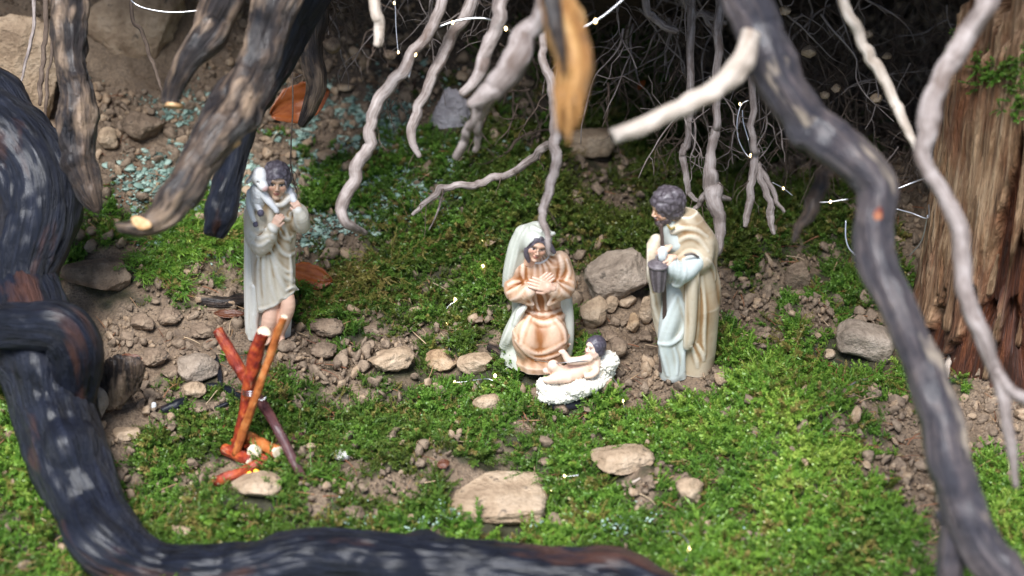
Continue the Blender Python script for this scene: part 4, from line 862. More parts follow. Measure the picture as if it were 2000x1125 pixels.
    rim = Loft([(z0 - 5, lc[0], lc[1], 19, 19), (z0 - 2, lc[0], lc[1], 20.5, 20.5), (z0 + 1, lc[0], lc[1], 20, 20), (z0 + 5, lc[0], lc[1], 15, 15), (z0 + 9, lc[0], lc[1], 6, 6)])
    ring = Poly([(lc[0] + 5 * math.cos(t), lc[1], z0 + 14 + 6 * math.sin(t), 1.6) for t in np.linspace(0, math.tau, 13)])
    f.part('lantern', U((lan, 0), (rim, .8), (ring, .5)), lc - np.array([26, 26, 62]), lc + np.array([26, 26, 26]), .7, hairpaint((.085, .07, .075), (.27, .23, .245)))
    st_ = Poly(f.pl([(1291, 440, -44, 3.6), (1294, 480, -48, 3.8), (1297, 560, -44, 4.2), (1298, 620, -38, 4.2), (1292, 690, -30, 4.2), (1290, 724, -26, 4)]), 1, 4); st = U((st_, 0), disp=lambda p: .5 * vnoise(p[:, 0] * .5, p[:, 1] * .5, p[:, 2] * .18, 6))
    f.part('staff', st, st_.lo, st_.hi, .8, lambda V, c: np.tile((.085, .055, .045), (len(V), 1)))
    cn = Poly(f.pl([(1304, 440, -38, 2.2), (1310, 447, -38, 2.6), (1317, 444, -36, 2.2)]), 1); f.part('neckline', cn, cn.lo, cn.hi, .7, lambda V, c: np.tile((.30, .21, .06), (len(V), 1)))
    EXCL.append((f.org[0], f.org[1], .016)); return f
bearded_man()
# ---------------------------------------------------------------- shepherd with a lamb on his shoulders
def shepherd():
    f = Fig('shepherd_figurine', 526, 664, 'painted figurine of a standing shepherd in cream robe with a lamb on his shoulders'); L = f.L
    H_ = Head(L(540, 353, -12), 33, rotm(.16, -.02, .12))
    f.part('head', H_.skin(), H_.c - 60, H_.c + 60, .7, H_.paint(skin=(.66, .42, .27), shade=(.42, .22, .11)))
    f.part('hair', H_.hair(1.13, (.06, -1.04, -.28), (.58, .78, .84), -.35, .09, 2.2, 14), H_.c - 62, H_.c + 62, .75, hairpaint((.060, .050, .062), (.21, .185, .22)))
    # robe
    body = Loft([(70, 8, 2, 40, 30), (100, 8, 2, 44, 33), (150, 6, 2, 44, 34), (200, 5, 2, 43, 34), (240, 6, 2, 44, 33), (280, 8, 2, 46, 32), (305, 10, 0, 44, 28), (322, 12, -4, 28, 22), (334, 14, -6, 16, 16)], lambda th, z: 1.0 * np.sin(th * 9 + z * .035), f.sh)
    def rb(p): return smax(body(p), (74 + np.clip(p[:, 0] - f.sh * p[:, 2] + 18, -40, 80) * .66 + 2.5 * np.sin(p[:, 0] * .25) - p[:, 2] - .45 * (p[:, 1] + 30)) * .7, 3)
    r_ = U((rb, 0), (Ell(L(500, 420, 2), (20, 24, 22)), 12), (Ell(L(580, 420, 2), (20, 24, 22)), 12), (Poly(f.pl([(498, 420, 2, 20), (500, 460, -14, 22), (512, 478, -34, 18), (526, 462, -48, 14), (533, 445, -52, 11)]), 6), 8), (Poly(f.pl([(584, 420, 2, 17), (590, 440, -12, 16), (588, 425, -30, 14), (582, 412, -36, 10)]), 6), 8),
        (Poly(f.pl([(512, 480, -34, 13), (506, 492, -32, 8)]), 4), 8), (Poly(f.pl([(528, 390, -24, 6), (540, 400, -30, 5), (554, 398, -30, 5), (566, 386, -22, 6)]), 4), 10))
    rbb = U((r_, 0))
    for pts, r in (([(542, 400), (548, 418), (562, 428), (572, 410)], 3), ([(540, 438), (548, 456), (560, 466), (570, 462)], 2.2), ([(532, 458), (544, 484), (560, 498), (574, 494)], 2.4), ([(528, 486), (540, 512), (556, 528), (568, 530)], 2.2), ([(548, 430), (556, 450), (566, 470)], 2.0), ([(540, 520), (556, 540), (574, 548)], 2.6), ([(530, 500), (544, 540), (560, 572)], 3), ([(524, 500), (528, 550), (540, 590)], 3), ([(514, 500), (516, 550), (520, 600)], 3.2), ([(504, 500), (506, 550), (508, 604)], 3),
                   ([(495, 440), (506, 450), (520, 448)], 2.4), ([(492, 456), (506, 466), (522, 460)], 2.4), ([(494, 474), (508, 480), (524, 470)], 2.4), ([(526, 440), (532, 448), (538, 452)], 2.6), ([(576, 420), (578, 436), (584, 446)], 2.2), ([(566, 500), (568, 530), (568, 558)], 2.2), ([(508, 604), (530, 598), (552, 584), (572, 570)], 2.4), ([(560, 566), (572, 560), (583, 566)], 2)): r_.add((f.ridge(rbb, pts, r), 6))
    f.part('robe', r_, (-62, -80, 60), (90, 50, 345), 1.0, washed((.68, .61, .49), (.33, .20, .085), (.80, .78, .73), .035, .5, .9, 22, -.08, [(L(550, 450, -36), (20, 22, 60), .75), (L(556, 520, -36), (22, 22, 50), .45), (L(512, 404, -20), (18, 26, 22), .7), (L(496, 520, -20), (6, 30, 70), .6)]))
    # cloak down the back and along the left
    ck = Loft([(-2, -4, 18, 42, 20), (40, -4, 18, 43, 21), (120, -4, 16, 44, 24), (200, -2, 14, 46, 26), (280, 2, 12, 46, 26), (318, 8, 8, 40, 24)], lambda th, z: 1.3 * np.sin(th * 8 + z * .015) + .5, f.sh)
    c_ = U((ck, 0), (Poly(f.pl([(490, 420, 0, 10), (486, 480, -2, 9), (486, 560, -4, 9), (487, 630, -6, 8), (490, 660, -6, 6)]), 5), 8), (Poly(f.pl([(498, 560, -16, 7), (498, 610, -14, 8), (496, 640, -12, 7), (500, 664, -10, 6)]), 5), 6)); cb = U((c_, 0))
    for pts, r in (([(483, 440), (483, 520), (484, 600), (482, 650)], 2.4), ([(490, 480), (490, 560), (491, 640)], 2.4), ([(494, 614), (500, 640), (502, 664)], 2)): c_.add((f.ridge(cb, pts, r), 4))
    f.part('cloak', c_, (-62, -50, -3), (60, 60, 335), 1.0, washed((.72, .69, .61), (.46, .35, .22), (.76, .74, .69), .03, .45, .7, 25))
    # bare legs
    lg = U((Poly(f.pl([(532, 590, -6, 16), (526, 624, -16, 15), (521, 648, -14, 12), (520, 662, -12, 10)]), 8), 0), (Poly(f.pl([(554, 565, -4, 17), (562, 596, -14, 15), (553, 626, -12, 14), (546, 648, -8, 11), (545, 662, -8, 10)]), 8), 4), (Ell(L(518, 664, -24), (11, 20, 7)), 6), (Ell(L(545, 664, -16), (10, 18, 7)), 6))
    f.part('legs', lg, (-40, -60, -8), (70, 40, 130), .9, skinpaint)
    hl = hand_shapes(L(534, 442, -52), L(552, 414, -48) - L(534, 442, -52), (-.2, -1, .3), 33, .55, 1, .08, .085); hr = hand_shapes(L(586, 414, -36), L(572, 388, -34) - L(586, 414, -36), (.5, -1, .2), 31, .65, -1, .08, .085)
    f.part('hand', U(*hl), (-20, -90, 170), (60, -20, 320), .65, skinpaint); f.part('hand', U(*hr), (20, -80, 190), (100, -10, 330), .65, skinpaint)
    # the lamb
    def wool(p): return 1.5 * np.abs(vnoise(p[:, 0] * .22, p[:, 1] * .22, p[:, 2] * .22, 41)) + 1.1 * np.abs(vnoise(p[:, 0] * .5, p[:, 1] * .5, p[:, 2] * .5, 42)) - .6
    lb = U((Poly(f.pl([(506, 378, -18, 17), (504, 392, -14, 17), (512, 400, 6, 17), (536, 392, 22, 18), (562, 386, 16, 15), (570, 384, -6, 9)]), 8), 0), (Ell(L(506, 370, -18), (15, 15, 14)), 8), disp=wool)
    white = lambda V, c: lerp(np.tile((.86, .86, .86), (len(V), 1)), (.60, .57, .56), np.clip(c * 1.6, 0, .8))
    lamb = f.part('lamb', lb, (-60, -60, 270), (80, 60, 380), .8, white)
    LH = Head(L(507, 350, -24), 20, rotm(.55, .25, 0))
    hd = U((Ell((0, .1, .2), (.80, .85, .80)), 0), (Ell((0, -.75, -.25), (.48, .70, .46)), .4), (Cap((.62, .25, .35), (1.15, .2, -.2), .20, .14), .15), (Cap((-.62, .25, .35), (-1.15, .2, -.2), .20, .14), .15), (Ell((0, .2, .8), (.55, .5, .35)), .2), sub=[(Ell((.45, -.62, .18), (.15, .12, .12)), .08), (Ell((-.45, -.62, .18), (.15, .12, .12)), .08), (Ell((0, -1.5, -.38), (.24, .1, .04)), .05)])
    def lpaint(V, c):
        g = LH.loc(V); col = np.tile((.88, .87, .86), (len(V), 1)); col = lerp(col, (.55, .53, .52), np.clip(c * 1.5, 0, .6)); e_ = (((np.abs(g[:, 0]) - .46) / .10) ** 2 + ((g[:, 2] - .16) / .065) ** 2 < 1) & (g[:, 1] < -.3)
        col = lerp(col, (.03, .025, .03), e_ * 1.0); return lerp(col, (.72, .42, .38), np.clip((-g[:, 1] - 1.15) * 4, 0, .9))
    f.part('lamb_head', lambda p: hd(LH.loc(p)) * LH.h, LH.c - 36, LH.c + 36, .6, lpaint, lamb)
    for k, pts in enumerate(([(490, 376, -16, 8), (487, 396, -20, 7), (491, 416, -26, 6), (496, 430, -30, 5)], [(514, 378, -28, 9), (526, 394, -36, 7), (536, 406, -42, 5.5), (540, 412, -44, 5)], [(560, 366, 4, 8), (568, 380, -14, 7), (574, 392, -28, 6)], [(498, 392, -22, 8), (504, 404, -30, 6), (509, 412, -34, 5)])):
        lf = U((Poly(f.pl(pts), 3), 0), disp=lambda p: .4 * wool(p) if False else .25 * vnoise(p[:, 0] * .5, p[:, 1] * .5, p[:, 2] * .5, 4)); pp = np.array(f.pl(pts)); f.part('lamb_leg', lf, pp[:, :3].min(0) - 12, pp[:, :3].max(0) + 12, .7, white, lamb)
    for (x, y, dd, r) in ((499, 438, -33, 5.2), (509, 416, -37, 6.5)): f.part('hoof', U((Ell(L(x, y, dd), (r, r, r * 1.15)), 0)), L(x, y, dd) - 10, L(x, y, dd) + 10, .7, lambda V, c: np.tile((.115, .105, .155), (len(V), 1)), lamb)
    EXCL.append((f.org[0], f.org[1], .014)); return f
shepherd()
# ---------------------------------------------------------------- baby in a straw crib
def baby():
    f = Fig('baby_figurine', 1125, 772, 'painted figurine of a baby lying on white straw with one arm raised'); L = f.L
    ax = np.array([.93, .36, .0]); ax /= np.linalg.norm(ax); R = rotm(math.atan2(.36, .93))
    cr = L(1126, 745, 2); R2 = R @ rotm(0, -.05, -.20)
    def straw(p): return 4.2 * np.abs(vnoise(p[:, 0] * .13, p[:, 1] * .13, p[:, 2] * .13, 51)) + 3.0 * np.abs(vnoise(p[:, 0] * .3, p[:, 1] * .3, p[:, 2] * .3, 52)) + 1.6 * np.abs(vnoise(p[:, 0] * .7, p[:, 1] * .7, p[:, 2] * .6, 53)) - 3.0
    bed = U((Ell(cr + np.array([0, 0, -6]), (80, 42, 24), R2), 0), (Ell(L(1182, 706, 16), (28, 24, 20)), 16), (Ell(L(1070, 752, -8), (24, 22, 15)), 12), (Ell(L(1140, 756, -28), (40, 14, 14), R), 8), disp=straw)
    whitef = lambda V, c: lerp(np.tile((.78, .74, .64), (len(V), 1)), (.36, .27, .19), np.clip(c * 1.5 - .25 + .25 * (vnoise(V[:, 0] * .25, V[:, 1] * .25, V[:, 2] * .25, 3) > .55), 0, .8))
    f.part('straw', bed, (-95, -70, -16), (100, 75, 85), .8, whitef)
    bs = U((Ell(L(1116, 776, 0) + np.array([0, 0, -4]), (54, 30, 18), R), 0)); f.part('crib_base', bs, (-90, -60, -30), (90, 60, 30), 1.2, lambda V, c: np.tile((.035, .032, .045), (len(V), 1)))
    bsk = (.80, .56, .43)
    bp = lambda V, c: lerp(lerp(np.tile(bsk, (len(V), 1)), (.60, .27, .13), np.clip(c * 1.5, 0, .85)), (.86, .68, .56), np.clip(-c, 0, .6))
    tor = U((Poly(f.pl([(1152, 704, -2, 15), (1136, 718, -4, 18), (1114, 728, -4, 18), (1100, 730, -2, 15)]), 8), 0), (Poly(f.pl([(1104, 730, -12, 12), (1084, 718, -16, 11), (1080, 714, -16, 11), (1074, 722, -14, 7), (1066, 724, -14, 6)]), 4), 6), (Poly(f.pl([(1108, 736, -20, 12), (1088, 738, -26, 11), (1074, 742, -24, 8), (1066, 742, -22, 6)]), 4), 6), (Poly(f.pl([(1150, 700, -14, 9), (1132, 704, -20, 8), (1112, 704, -20, 7.5), (1103, 692, -18, 6), (1100, 688, -18, 5.4)]), 3), 6), (Poly(f.pl([(1160, 714, -8, 8), (1164, 724, -18, 7.5), (1156, 732, -24, 6.5), (1146, 734, -26, 5.5)]), 3), 6))
    for sh, k in hand_shapes(L(1101, 690, -18), L(1092, 674, -16) - L(1101, 690, -18), (.6, -1, .2), 17, .25, -1, .2, .09): tor.add((sh, k))
    body = f.part('body', tor, (-75, -60, -10), (60, 40, 110), .65, bp)
    H_ = Head(L(1162, 680, 0), 23, rotm(-.95, -.25, -.15))
    f.part('head', H_.skin(full=1.0), H_.c - 40, H_.c + 40, .55, H_.paint(skin=(.82, .58, .45), shade=(.60, .30, .18), pale=(.88, .70, .60)))
    f.part('hair', H_.hair(1.10, (0, -1.06, -.30), (.78, .90, .98), -.6, .03, 3, 33), H_.c - 40, H_.c + 40, .6, hairpaint((.05, .04, .055), (.15, .13, .16)))
    EXCL.append((f.org[0], f.org[1] + .004, .017)); return f
baby()
# ---------------------------------------------------------------- camp fire of sticks
m = NM('red_twig_bark'); g = m.attr('bark', out='Vector'); n1 = m.noise(m.scale(g, (1, 1, .2)), 420, 5, .6); n2 = m.noise(g, 160, 3)
col = m.ramp(n2, [(.3, (.105, .010, .012)), (.5, (.30, .035, .012)), (.7, (.50, .11, .025))]); col = m.mix(m.ramp(n1, [(.62, 0.0), (.75, .6)]), col, (.62, .38, .22))
TW_RED = m.set(col, .48, m.bump(n1, .8, .003), Coat_Weight=.12, Coat_Roughness=.25)
m = NM('orange_twig_bark'); g = m.attr('bark', out='Vector'); n1 = m.noise(m.scale(g, (1, 1, .2)), 420, 5, .6); n2 = m.noise(g, 130, 3)
col = m.ramp(n2, [(.3, (.22, .05, .012)), (.5, (.44, .13, .03)), (.7, (.55, .23, .075))]); col = m.mix(m.ramp(n1, [(.60, 0.0), (.72, .7)]), col, (.16, .04, .02))
TW_ORG = m.set(col, .5, m.bump(n1, .8, .003), Coat_Weight=.1, Coat_Roughness=.25)
TW_PUR = bark('purple_twig_bark', [(.3, (.020, .009, .012)), (.5, (.085, .028, .030)), (.7, (.17, .07, .06))], None, None, .5, (.25, .4), wet=.4, k=3)
m = NM('pale_cut_twig'); PALE = m.set(m.ramp(m.noise(m.coord(), 500, 3), [(.3, (.62, .46, .30)), (.7, (.82, .70, .55))]), .55)
m = NM('steel_wire'); WIRE = m.set((.62, .62, .64), .28, Metallic=1.0)
m = NM('silver_wire'); SILV = m.set((.60, .60, .62), .3, Metallic=.9)
def wtube(name, W, mat, parent=None, seg=8, sub=6, seed=0, org=None, **k):
    C = catmull(np.array(W), sub); V, F, g = tube_geo(C[:, :3], np.maximum(C[:, 3], .0001), seg, seed=seed, **k)
    o_ = np.zeros(3) if org is None else np.array(org)
    return mesh(name, V - o_, F, mat, parent, attrs={'bark': g})
def Wp(px, py, d, r): return np.append(P(px, py, d), r * pxs(d))
dA = G(458, 892)[3]; dC = G(598, 946)[3]; base = P(490, 890, dA)
e = empty('stick_tripod', tuple(base), 'tripod of red and orange sticks tied with wire at the fire', 'tripod')
def stick(name, pts, mat, capmat=PALE, seed=0, caps=(1,), par=None, org=None):
    W = [Wp(*p) for p in pts]; o = wtube(name, W, mat, par, 16, 10, seed, org, gnarl=.22, lump=.2, knots=5, cut=True)
    for c in caps:
        a, b = (pts[-1], pts[-2]) if c else (pts[0], pts[1]); aim = P(*a[:3]) - P(*b[:3])
        f = cutface(o, a[0], a[1], a[2], a[3] * .96, aim, 'cut_end', mat=capmat)
        if org is not None: f.data.transform(Matrix.Translation(Vector(-np.array(org))))
    return o
stick('stick', [(456, 893, dA, 9), (470, 836, dA - .010, 10.5), (484, 770, dA - .021, 12), (497, 702, dA - .034, 13), (509, 664, dA - .041, 13.5), (517, 646, dA - .046, 14)], TW_RED, seed=1, par=e, org=base)
stick('stick', [(460, 888, dA - .012, 8), (476, 838, dA - .020, 8.5), (492, 796, dA - .030, 8), (511, 742, dA - .040, 8), (530, 690, dA - .048, 8), (540, 655, dA - .054, 8), (556, 618, dA - .062, 7)], TW_ORG, seed=2, par=e, org=base)
stick('stick', [(424, 644, dA - .012, 10), (452, 690, dA - .012, 11.5), (474, 730, dA - .010, 11.5), (492, 760, dA - .009, 10)], TW_RED, TW_RED, seed=31, caps=(0,), par=e, org=base)
stick('stick', [(488, 752, dA - .012, 8), (512, 788, dA - .012, 10.5), (538, 830, dC - .002 + .012, 10), (560, 872, dC + .006, 10), (580, 912, dC, 9), (600, 948, dC, 6)], TW_PUR, TW_RED, seed=3, caps=(), par=e, org=base)
wp = []
for q in range(60):
    t = q / 59 * math.tau * 3.2
    wp.append(np.append(P(489 + 15 * math.cos(t), 766 + 4.5 * math.sin(t) + (q / 59 - .5) * 13, dA - .026 - .008 * math.sin(t) - .001), 1.1 * pxs(1.36)))
wtube('binding_wire', wp + [Wp(512, 782, dA - .034, 1.1), Wp(520, 774, dA - .034, .9)], WIRE, e, 6, 2, 0, base)
def log(label, pts, mat, seed, caps=(1,)):
    base_ = P(*pts[len(pts) // 2][:3]); o = stick('fire_log', [p for p in pts], mat, seed=seed, caps=caps, org=base_)
    o.location = base_; tag(o, label, 'log', 'short logs of the camp fire'); return o
_fp = G(490, 892); EXCL += [(_fp[0], _fp[1], .016), (G(440, 930)[0], G(440, 930)[1], .010), (G(530, 880)[0], G(530, 880)[1], .009)]
def gd(px, py, r): return G(px, py + r * .8)[3] - r * pxs(1.38) * 1.3
log('short dark red log with pale end lying under the tripod feet', [(440, 878, gd(440, 880, 12), 11), (466, 890, gd(466, 892, 12), 12), (492, 902, gd(492, 903, 12), 12)], TW_RED, 5)
log('orange log with pale sawn end right of the tripod feet', [(484, 852, gd(484, 858, 12), 12), (512, 868, gd(512, 872, 13), 13), (543, 884, gd(543, 888, 13), 13.5)], TW_ORG, 6)
log('curved red log nearest the flat stone', [(418, 942, gd(418, 942, 10), 10), (450, 930, gd(450, 930, 11), 10.5), (484, 917, gd(484, 917, 10), 10), (505, 905, gd(505, 905, 10), 9), (524, 897, gd(524, 897, 8), 7)], TW_RED, 7, caps=())
log('thin dark red twig lying across behind the fire', [(452, 862, gd(452, 862, 6), 6), (480, 872, gd(480, 872, 6), 6.5), (512, 892, gd(512, 892, 6) - .006, 6), (530, 900, gd(530, 900, 6), 5)], TW_RED, 12, caps=())
log('short purple log behind the tripod leg', [(536, 876, gd(536, 876, 8), 8), (562, 862, gd(562, 862, 8), 8), (590, 848, gd(590, 848, 8), 7)], TW_PUR, 8, caps=())
V, F = rock_shape(77, 2, 8, .05); ch = mesh('wood_chip', V * np.array([.0052, .004, .0072]), F, PALE, smooth=False); ch.location = P(497, 886, G(497, 900)[3] - .008); tag(ch, 'pale wood chip standing between the fire logs', 'wood chip')
m = NM('flame_glow'); m.b.inputs['Emission Color'].default_value = (1.0, .42, .03, 1); m.b.inputs['Emission Strength'].default_value = .8; FLAME = m.set((.9, .5, .05), .4)
fl = empty('fire_light', tuple(P(496, 924, G(496, 924)[3])), 'small yellow glowing light tucked under the fire logs', 'light')
for q, (x, y, r) in enumerate(((487, 926, 6), (502, 922, 7), (494, 916, 5))):
    V, F = rock_shape(300 + q, 2, 4, .1); o = mesh('glow_piece', V * r * pxs(1.37) + P(x, y, G(x, y)[3] - .007) - np.array(fl.location), F, FLAME, fl)
# black twigs and bark
def twig(name, label, pts, mat, br=(), cat='twig', seed=0, off=.6, group=None):
    pp = [(x, y, G(x, y)[3] - r * pxs(1.4) * off, r) for x, y, r in pts]; b0 = P(*pp[len(pp) // 2][:3])
    if br:
        e_ = empty(name, tuple(b0), label, cat, group); wtube('stem', [Wp(*p) for p in pp], mat, e_, 9, 6, seed, b0, gnarl=.3, lump=.3)
        for q, b in enumerate(br): wtube('side_twig', [Wp(x, y, G(x, y)[3] - r * pxs(1.4) * off, r) for x, y, r in b], mat, e_, 8, 6, seed + q + 1, b0, gnarl=.3)
        return e_
    o = wtube(name, [Wp(*p) for p in pp], mat, None, 10, 7, seed, b0, gnarl=.3, lump=.3); o.location = b0; return tag(o, label, cat, group)
twig('charred_twig', 'forked charred black twig left of the tripod', [(404, 754, 6), (430, 755, 7), (452, 764, 7), (480, 780, 7), (505, 792, 5)], B_CHAR, ([(474, 776, 5), (450, 786, 5), (420, 798, 4)], [(430, 750, 5), (428, 725, 5), (420, 694, 4)]), seed=3, off=1.6)
twig('charred_twig', 'stubby charred black stick beside the white cap', [(316, 802, 9), (335, 794, 10), (350, 787, 10), (364, 782, 8)], B_CHAR, seed=4, off=1.0)
twig('brown_stick', 'dark greyish stick end poking out beside the kneeling woman hem', [(958, 676, 9), (985, 690, 11), (1008, 702, 11), (1030, 712, 6)], B_DARK, seed=5, off=1.2)
twig('brown_stick', 'dark rotten stick lying behind the shepherd figurine', [(386, 584, 11), (420, 590, 12), (455, 588, 13), (482, 582, 12)], B_DARK, seed=6, off=1.0)
twig('brown_stick', 'dark curved twig lying at the bottom right corner of the charred root', [(1290, 1122, 8), (1330, 1112, 8), (1370, 1106, 7), (1396, 1100, 4)], B_DARK, seed=7, off=1.2)
twig('dry_stem', 'thin pale stem standing at the foot of the stump', [(1846, 748, 5), (1850, 720, 6), (1858, 690, 6), (1862, 682, 4)], B_CREAM, seed=8, off=3)
twig('dry_stem', 'curved straw coloured stem right of the wide tan stone', [(1206, 948, 2), (1232, 944, 3), (1250, 934, 2)], B_CREAM, seed=9, off=3)
twig('dry_stem', 'orange brown dry stem in the front moss at lower right', [(1728, 1066, 4), (1744, 1040, 5), (1762, 1022, 5), (1790, 1012, 3)], B_TAN, seed=10, off=3)
slab = stone(240, 768, 92, 150, 'dark rotten bark slab leaning against the charred root', B_DARK, 400, 'bark_slab', yd=.35, cuts=10, lo=.5, tilt=.45, sub=5, fine=.10, cat='bark')
me = slab.data; co = np.zeros(len(me.vertices) * 3, np.float32); me.vertices.foreach_get('co', co); a = me.attributes.new('bark', 'FLOAT_VECTOR', 'POINT'); a.data.foreach_set('vector', co)
# white cap
m = NM('white_plastic'); WHT = m.set((.75, .75, .74), .35)
V, F = ICO[2]; cp = mesh('white_cap', np.sign(V) * np.abs(V) ** .6 * np.array([.0018, .0014, .0042]), F, WHT); cp.location = P(300, 796, G(300, 802)[3] - .004); cp.rotation_euler = (0, .15, .3); tag(cp, 'tiny white plastic cap standing beside the charred stick', 'cap')
# ---------------------------------------------------------------- leaves
def leaf_mat(name, a, b):
    m = NM(name); c = m.coord('UV') if False else m.attr('bark', out='Vector'); n = m.noise(c, 3, 5, .6); col = m.ramp(n, [(.3, a), (.7, b)])
    tr = m.n('ShaderNodeBsdfTranslucent'); m.l(col, tr.inputs[0]); mx = m.n('ShaderNodeMixShader'); mx.inputs[0].default_value = .3
    m.set(col, .38, m.bump(n, .3, .001)); m.l(m.b.outputs[0], mx.inputs[1]); m.l(tr.outputs[0], mx.inputs[2]); m.l(mx.outputs[0], m.out.inputs[0]); return m.m
LF_O = leaf_mat('orange_dead_leaf', (.26, .058, .014), (.42, .125, .03)); LF_B = leaf_mat('brown_dead_leaf', (.10, .028, .012), (.20, .07, .03))
def leaf(px, py, w, h, label, mat, ax=(1, 0, 0), ay=(0, .5, .85), curl=.3, seed=0, d=None):
    n = 22; mm = 11; s = pxs(1.45); ax = np.array(ax, float); ax /= np.linalg.norm(ax); ay = np.array(ay, float); ay -= ax * ay.dot(ax); ay /= np.linalg.norm(ay); nz = np.cross(ax, ay)
    V, F, B = [], [], []
    for i_ in range(n):
        t = i_ / (n - 1); wd = math.sin(math.pi * min(1, t * .97 + .02)) ** .7 * (1 + .05 * math.sin(t * 17 + seed) + .03 * math.sin(t * 41))
        for j_ in range(mm):
            u_ = j_ / (mm - 1) * 2 - 1
            zz = curl * (u_ * u_ * .45 - .2) * h * .5 + .10 * h * math.sin(t * 5 + seed) + .03 * h * math.sin(u_ * 9 + t * 7)- .03 * h * math.exp(-(u_ * 8) ** 2)
            V.append((ax * ((t - .5) * w) + ay * (u_ * h * .5 * wd) + nz * zz) * s); B.append((t * 3, u_ * 1.5, seed))
    for i_ in range(n - 1):
        for j_ in range(mm - 1): q = i_ * mm + j_; F.append((q, q + 1, q + mm + 1, q + mm))
    o = mesh('dead_leaf', V, F, mat, attrs={'bark': np.array(B)})
    md = o.modifiers.new('thick', 'SOLIDIFY'); md.thickness = .0005
    o.location = P(px, py, d or G(px, py + h * .3)[3] - .006); return tag(o, label, 'leaf')
leaf(600, 540, 104, 56, 'bright orange dead leaf lying right of the shepherd figurine', LF_O, (1, .1, -.25), (.15, .6, .8), .5, 1)
leaf(586, 200, 130, 78, 'large orange brown leaf standing behind the roots at upper left', LF_O, (.9, .2, .35), (-.3, .3, .9), .6, 2, d=1.52)
leaf(448, 613, 62, 20, 'small dark red leaf left of the shepherd figurine', LF_B, (1, .1, -.1), (0, .8, .5), .5, 3)
leaf(258, 706, 56, 30, 'brown curled leaf above the dark bark slab', LF_B, (.9, .1, -.4), (.2, .8, .6), .6, 4)
leaf(866, 906, 24, 18, 'tiny dark red leaf in the moss at the centre front', LF_B, (1, .3, .2), (0, .6, .7), .6, 5)
leaf(120, 22, 80, 60, 'rusty leaf in the top left corner behind the roots', LF_O, (.8, .2, -.4), (0, .4, .8), .5, 6, d=1.62)
leaf(1252, 166, 20, 26, 'tiny rust leaf in the dark hollow', LF_O, (.5, .2, -.8), (.5, .4, .5), .4, 7, d=1.58)
# ---------------------------------------------------------------- stump
m = NM('splintered_wood'); g = m.attr('bark', out='Vector'); gs = m.scale(g, (1, 1, .07)); n1 = m.noise(gs, 260, 6, .65, .6); n2 = m.noise(m.scale(g, (1, 1, .4)), 30, 4, .6); n3 = m.noise(gs, 900, 3)
col = m.ramp(n1, [(.30, (.07, .032, .015)), (.44, (.27, .15, .075)), (.57, (.48, .31, .18)), (.75, (.66, .50, .34))]); col = m.mix(m.ramp(n2, [(.50, 0.0), (.64, .8)]), col, (.17, .055, .020))
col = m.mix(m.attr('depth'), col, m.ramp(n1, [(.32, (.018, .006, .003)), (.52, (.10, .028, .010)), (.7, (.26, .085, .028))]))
WOOD = m.set(col, .62, m.bump(m.math('ADD', n1, m.math('MULTIPLY', n3, .4)), 1.0, .010))
_b = G(1880, 750); STX, STY, STZ = P(2002, 745, _b[3])[0], _b[1] + .058, _b[2] - .012; SH = .31
stump = empty('tree_stump', (STX, STY, STZ), 'broken reddish brown tree stump with splintered wood at the right edge', 'stump')
def stump_r(A, Z):
    """radius of the broken trunk: torn layers, vertical fibres, a rotten hollow"""
    t = Z / SH; jag = lambda f_, sd_: vnoise(np.cos(A) * f_, np.sin(A) * f_, A * 0, sd_)
    R0 = .070 - .012 * t + .016 * np.exp(-t * 9)
    e1 = .125 + .07 * jag(2.2, 3) + .035 * jag(9, 4) + .022 * jag(26, 5); e2 = .21 + .06 * jag(3.1, 6) + .04 * jag(12, 7) + .02 * jag(33, 8); e3 = .06 + .05 * jag(3.7, 16) + .03 * jag(14, 17)
    s1 = sst(-.002, .003, Z - e1) * sst(-.9, -.2, np.cos(A - .35)); s2 = sst(-.002, .003, Z - e2); s3 = sst(-.002, .003, e3 - Z) * sst(.1, .5, np.cos(A + 1.7))
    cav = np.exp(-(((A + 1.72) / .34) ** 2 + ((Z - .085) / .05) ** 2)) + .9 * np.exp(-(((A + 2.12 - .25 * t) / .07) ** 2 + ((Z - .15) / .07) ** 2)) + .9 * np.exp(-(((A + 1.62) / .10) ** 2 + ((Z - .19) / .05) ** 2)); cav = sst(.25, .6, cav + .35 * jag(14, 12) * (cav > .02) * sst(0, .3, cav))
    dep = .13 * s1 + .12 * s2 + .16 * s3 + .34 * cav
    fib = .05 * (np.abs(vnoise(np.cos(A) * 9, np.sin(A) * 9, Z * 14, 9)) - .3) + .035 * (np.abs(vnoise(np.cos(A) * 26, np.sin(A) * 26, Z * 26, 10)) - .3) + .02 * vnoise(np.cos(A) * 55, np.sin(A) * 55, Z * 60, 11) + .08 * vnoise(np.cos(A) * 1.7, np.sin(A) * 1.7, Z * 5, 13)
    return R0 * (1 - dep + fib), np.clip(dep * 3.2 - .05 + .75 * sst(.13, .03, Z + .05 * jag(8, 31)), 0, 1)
na, nz_ = 260, 170; aa = np.linspace(-math.pi, math.pi, na, endpoint=False); zz = np.linspace(0, SH, nz_); A_, Z_ = np.meshgrid(aa, zz); R_, D_ = stump_r(A_, Z_)
top = .25 + .05 * vnoise(np.cos(A_) * 2.5, np.sin(A_) * 2.5, A_ * 0, 21) + .025 * vnoise(np.cos(A_) * 11, np.sin(A_) * 11, A_ * 0, 22); Zc = np.minimum(Z_, top + (Z_ - top) * .02); R_ = R_ * np.where(Z_ > top, 1 - .8 * (Z_ - top) / (SH - top + .001), 1)
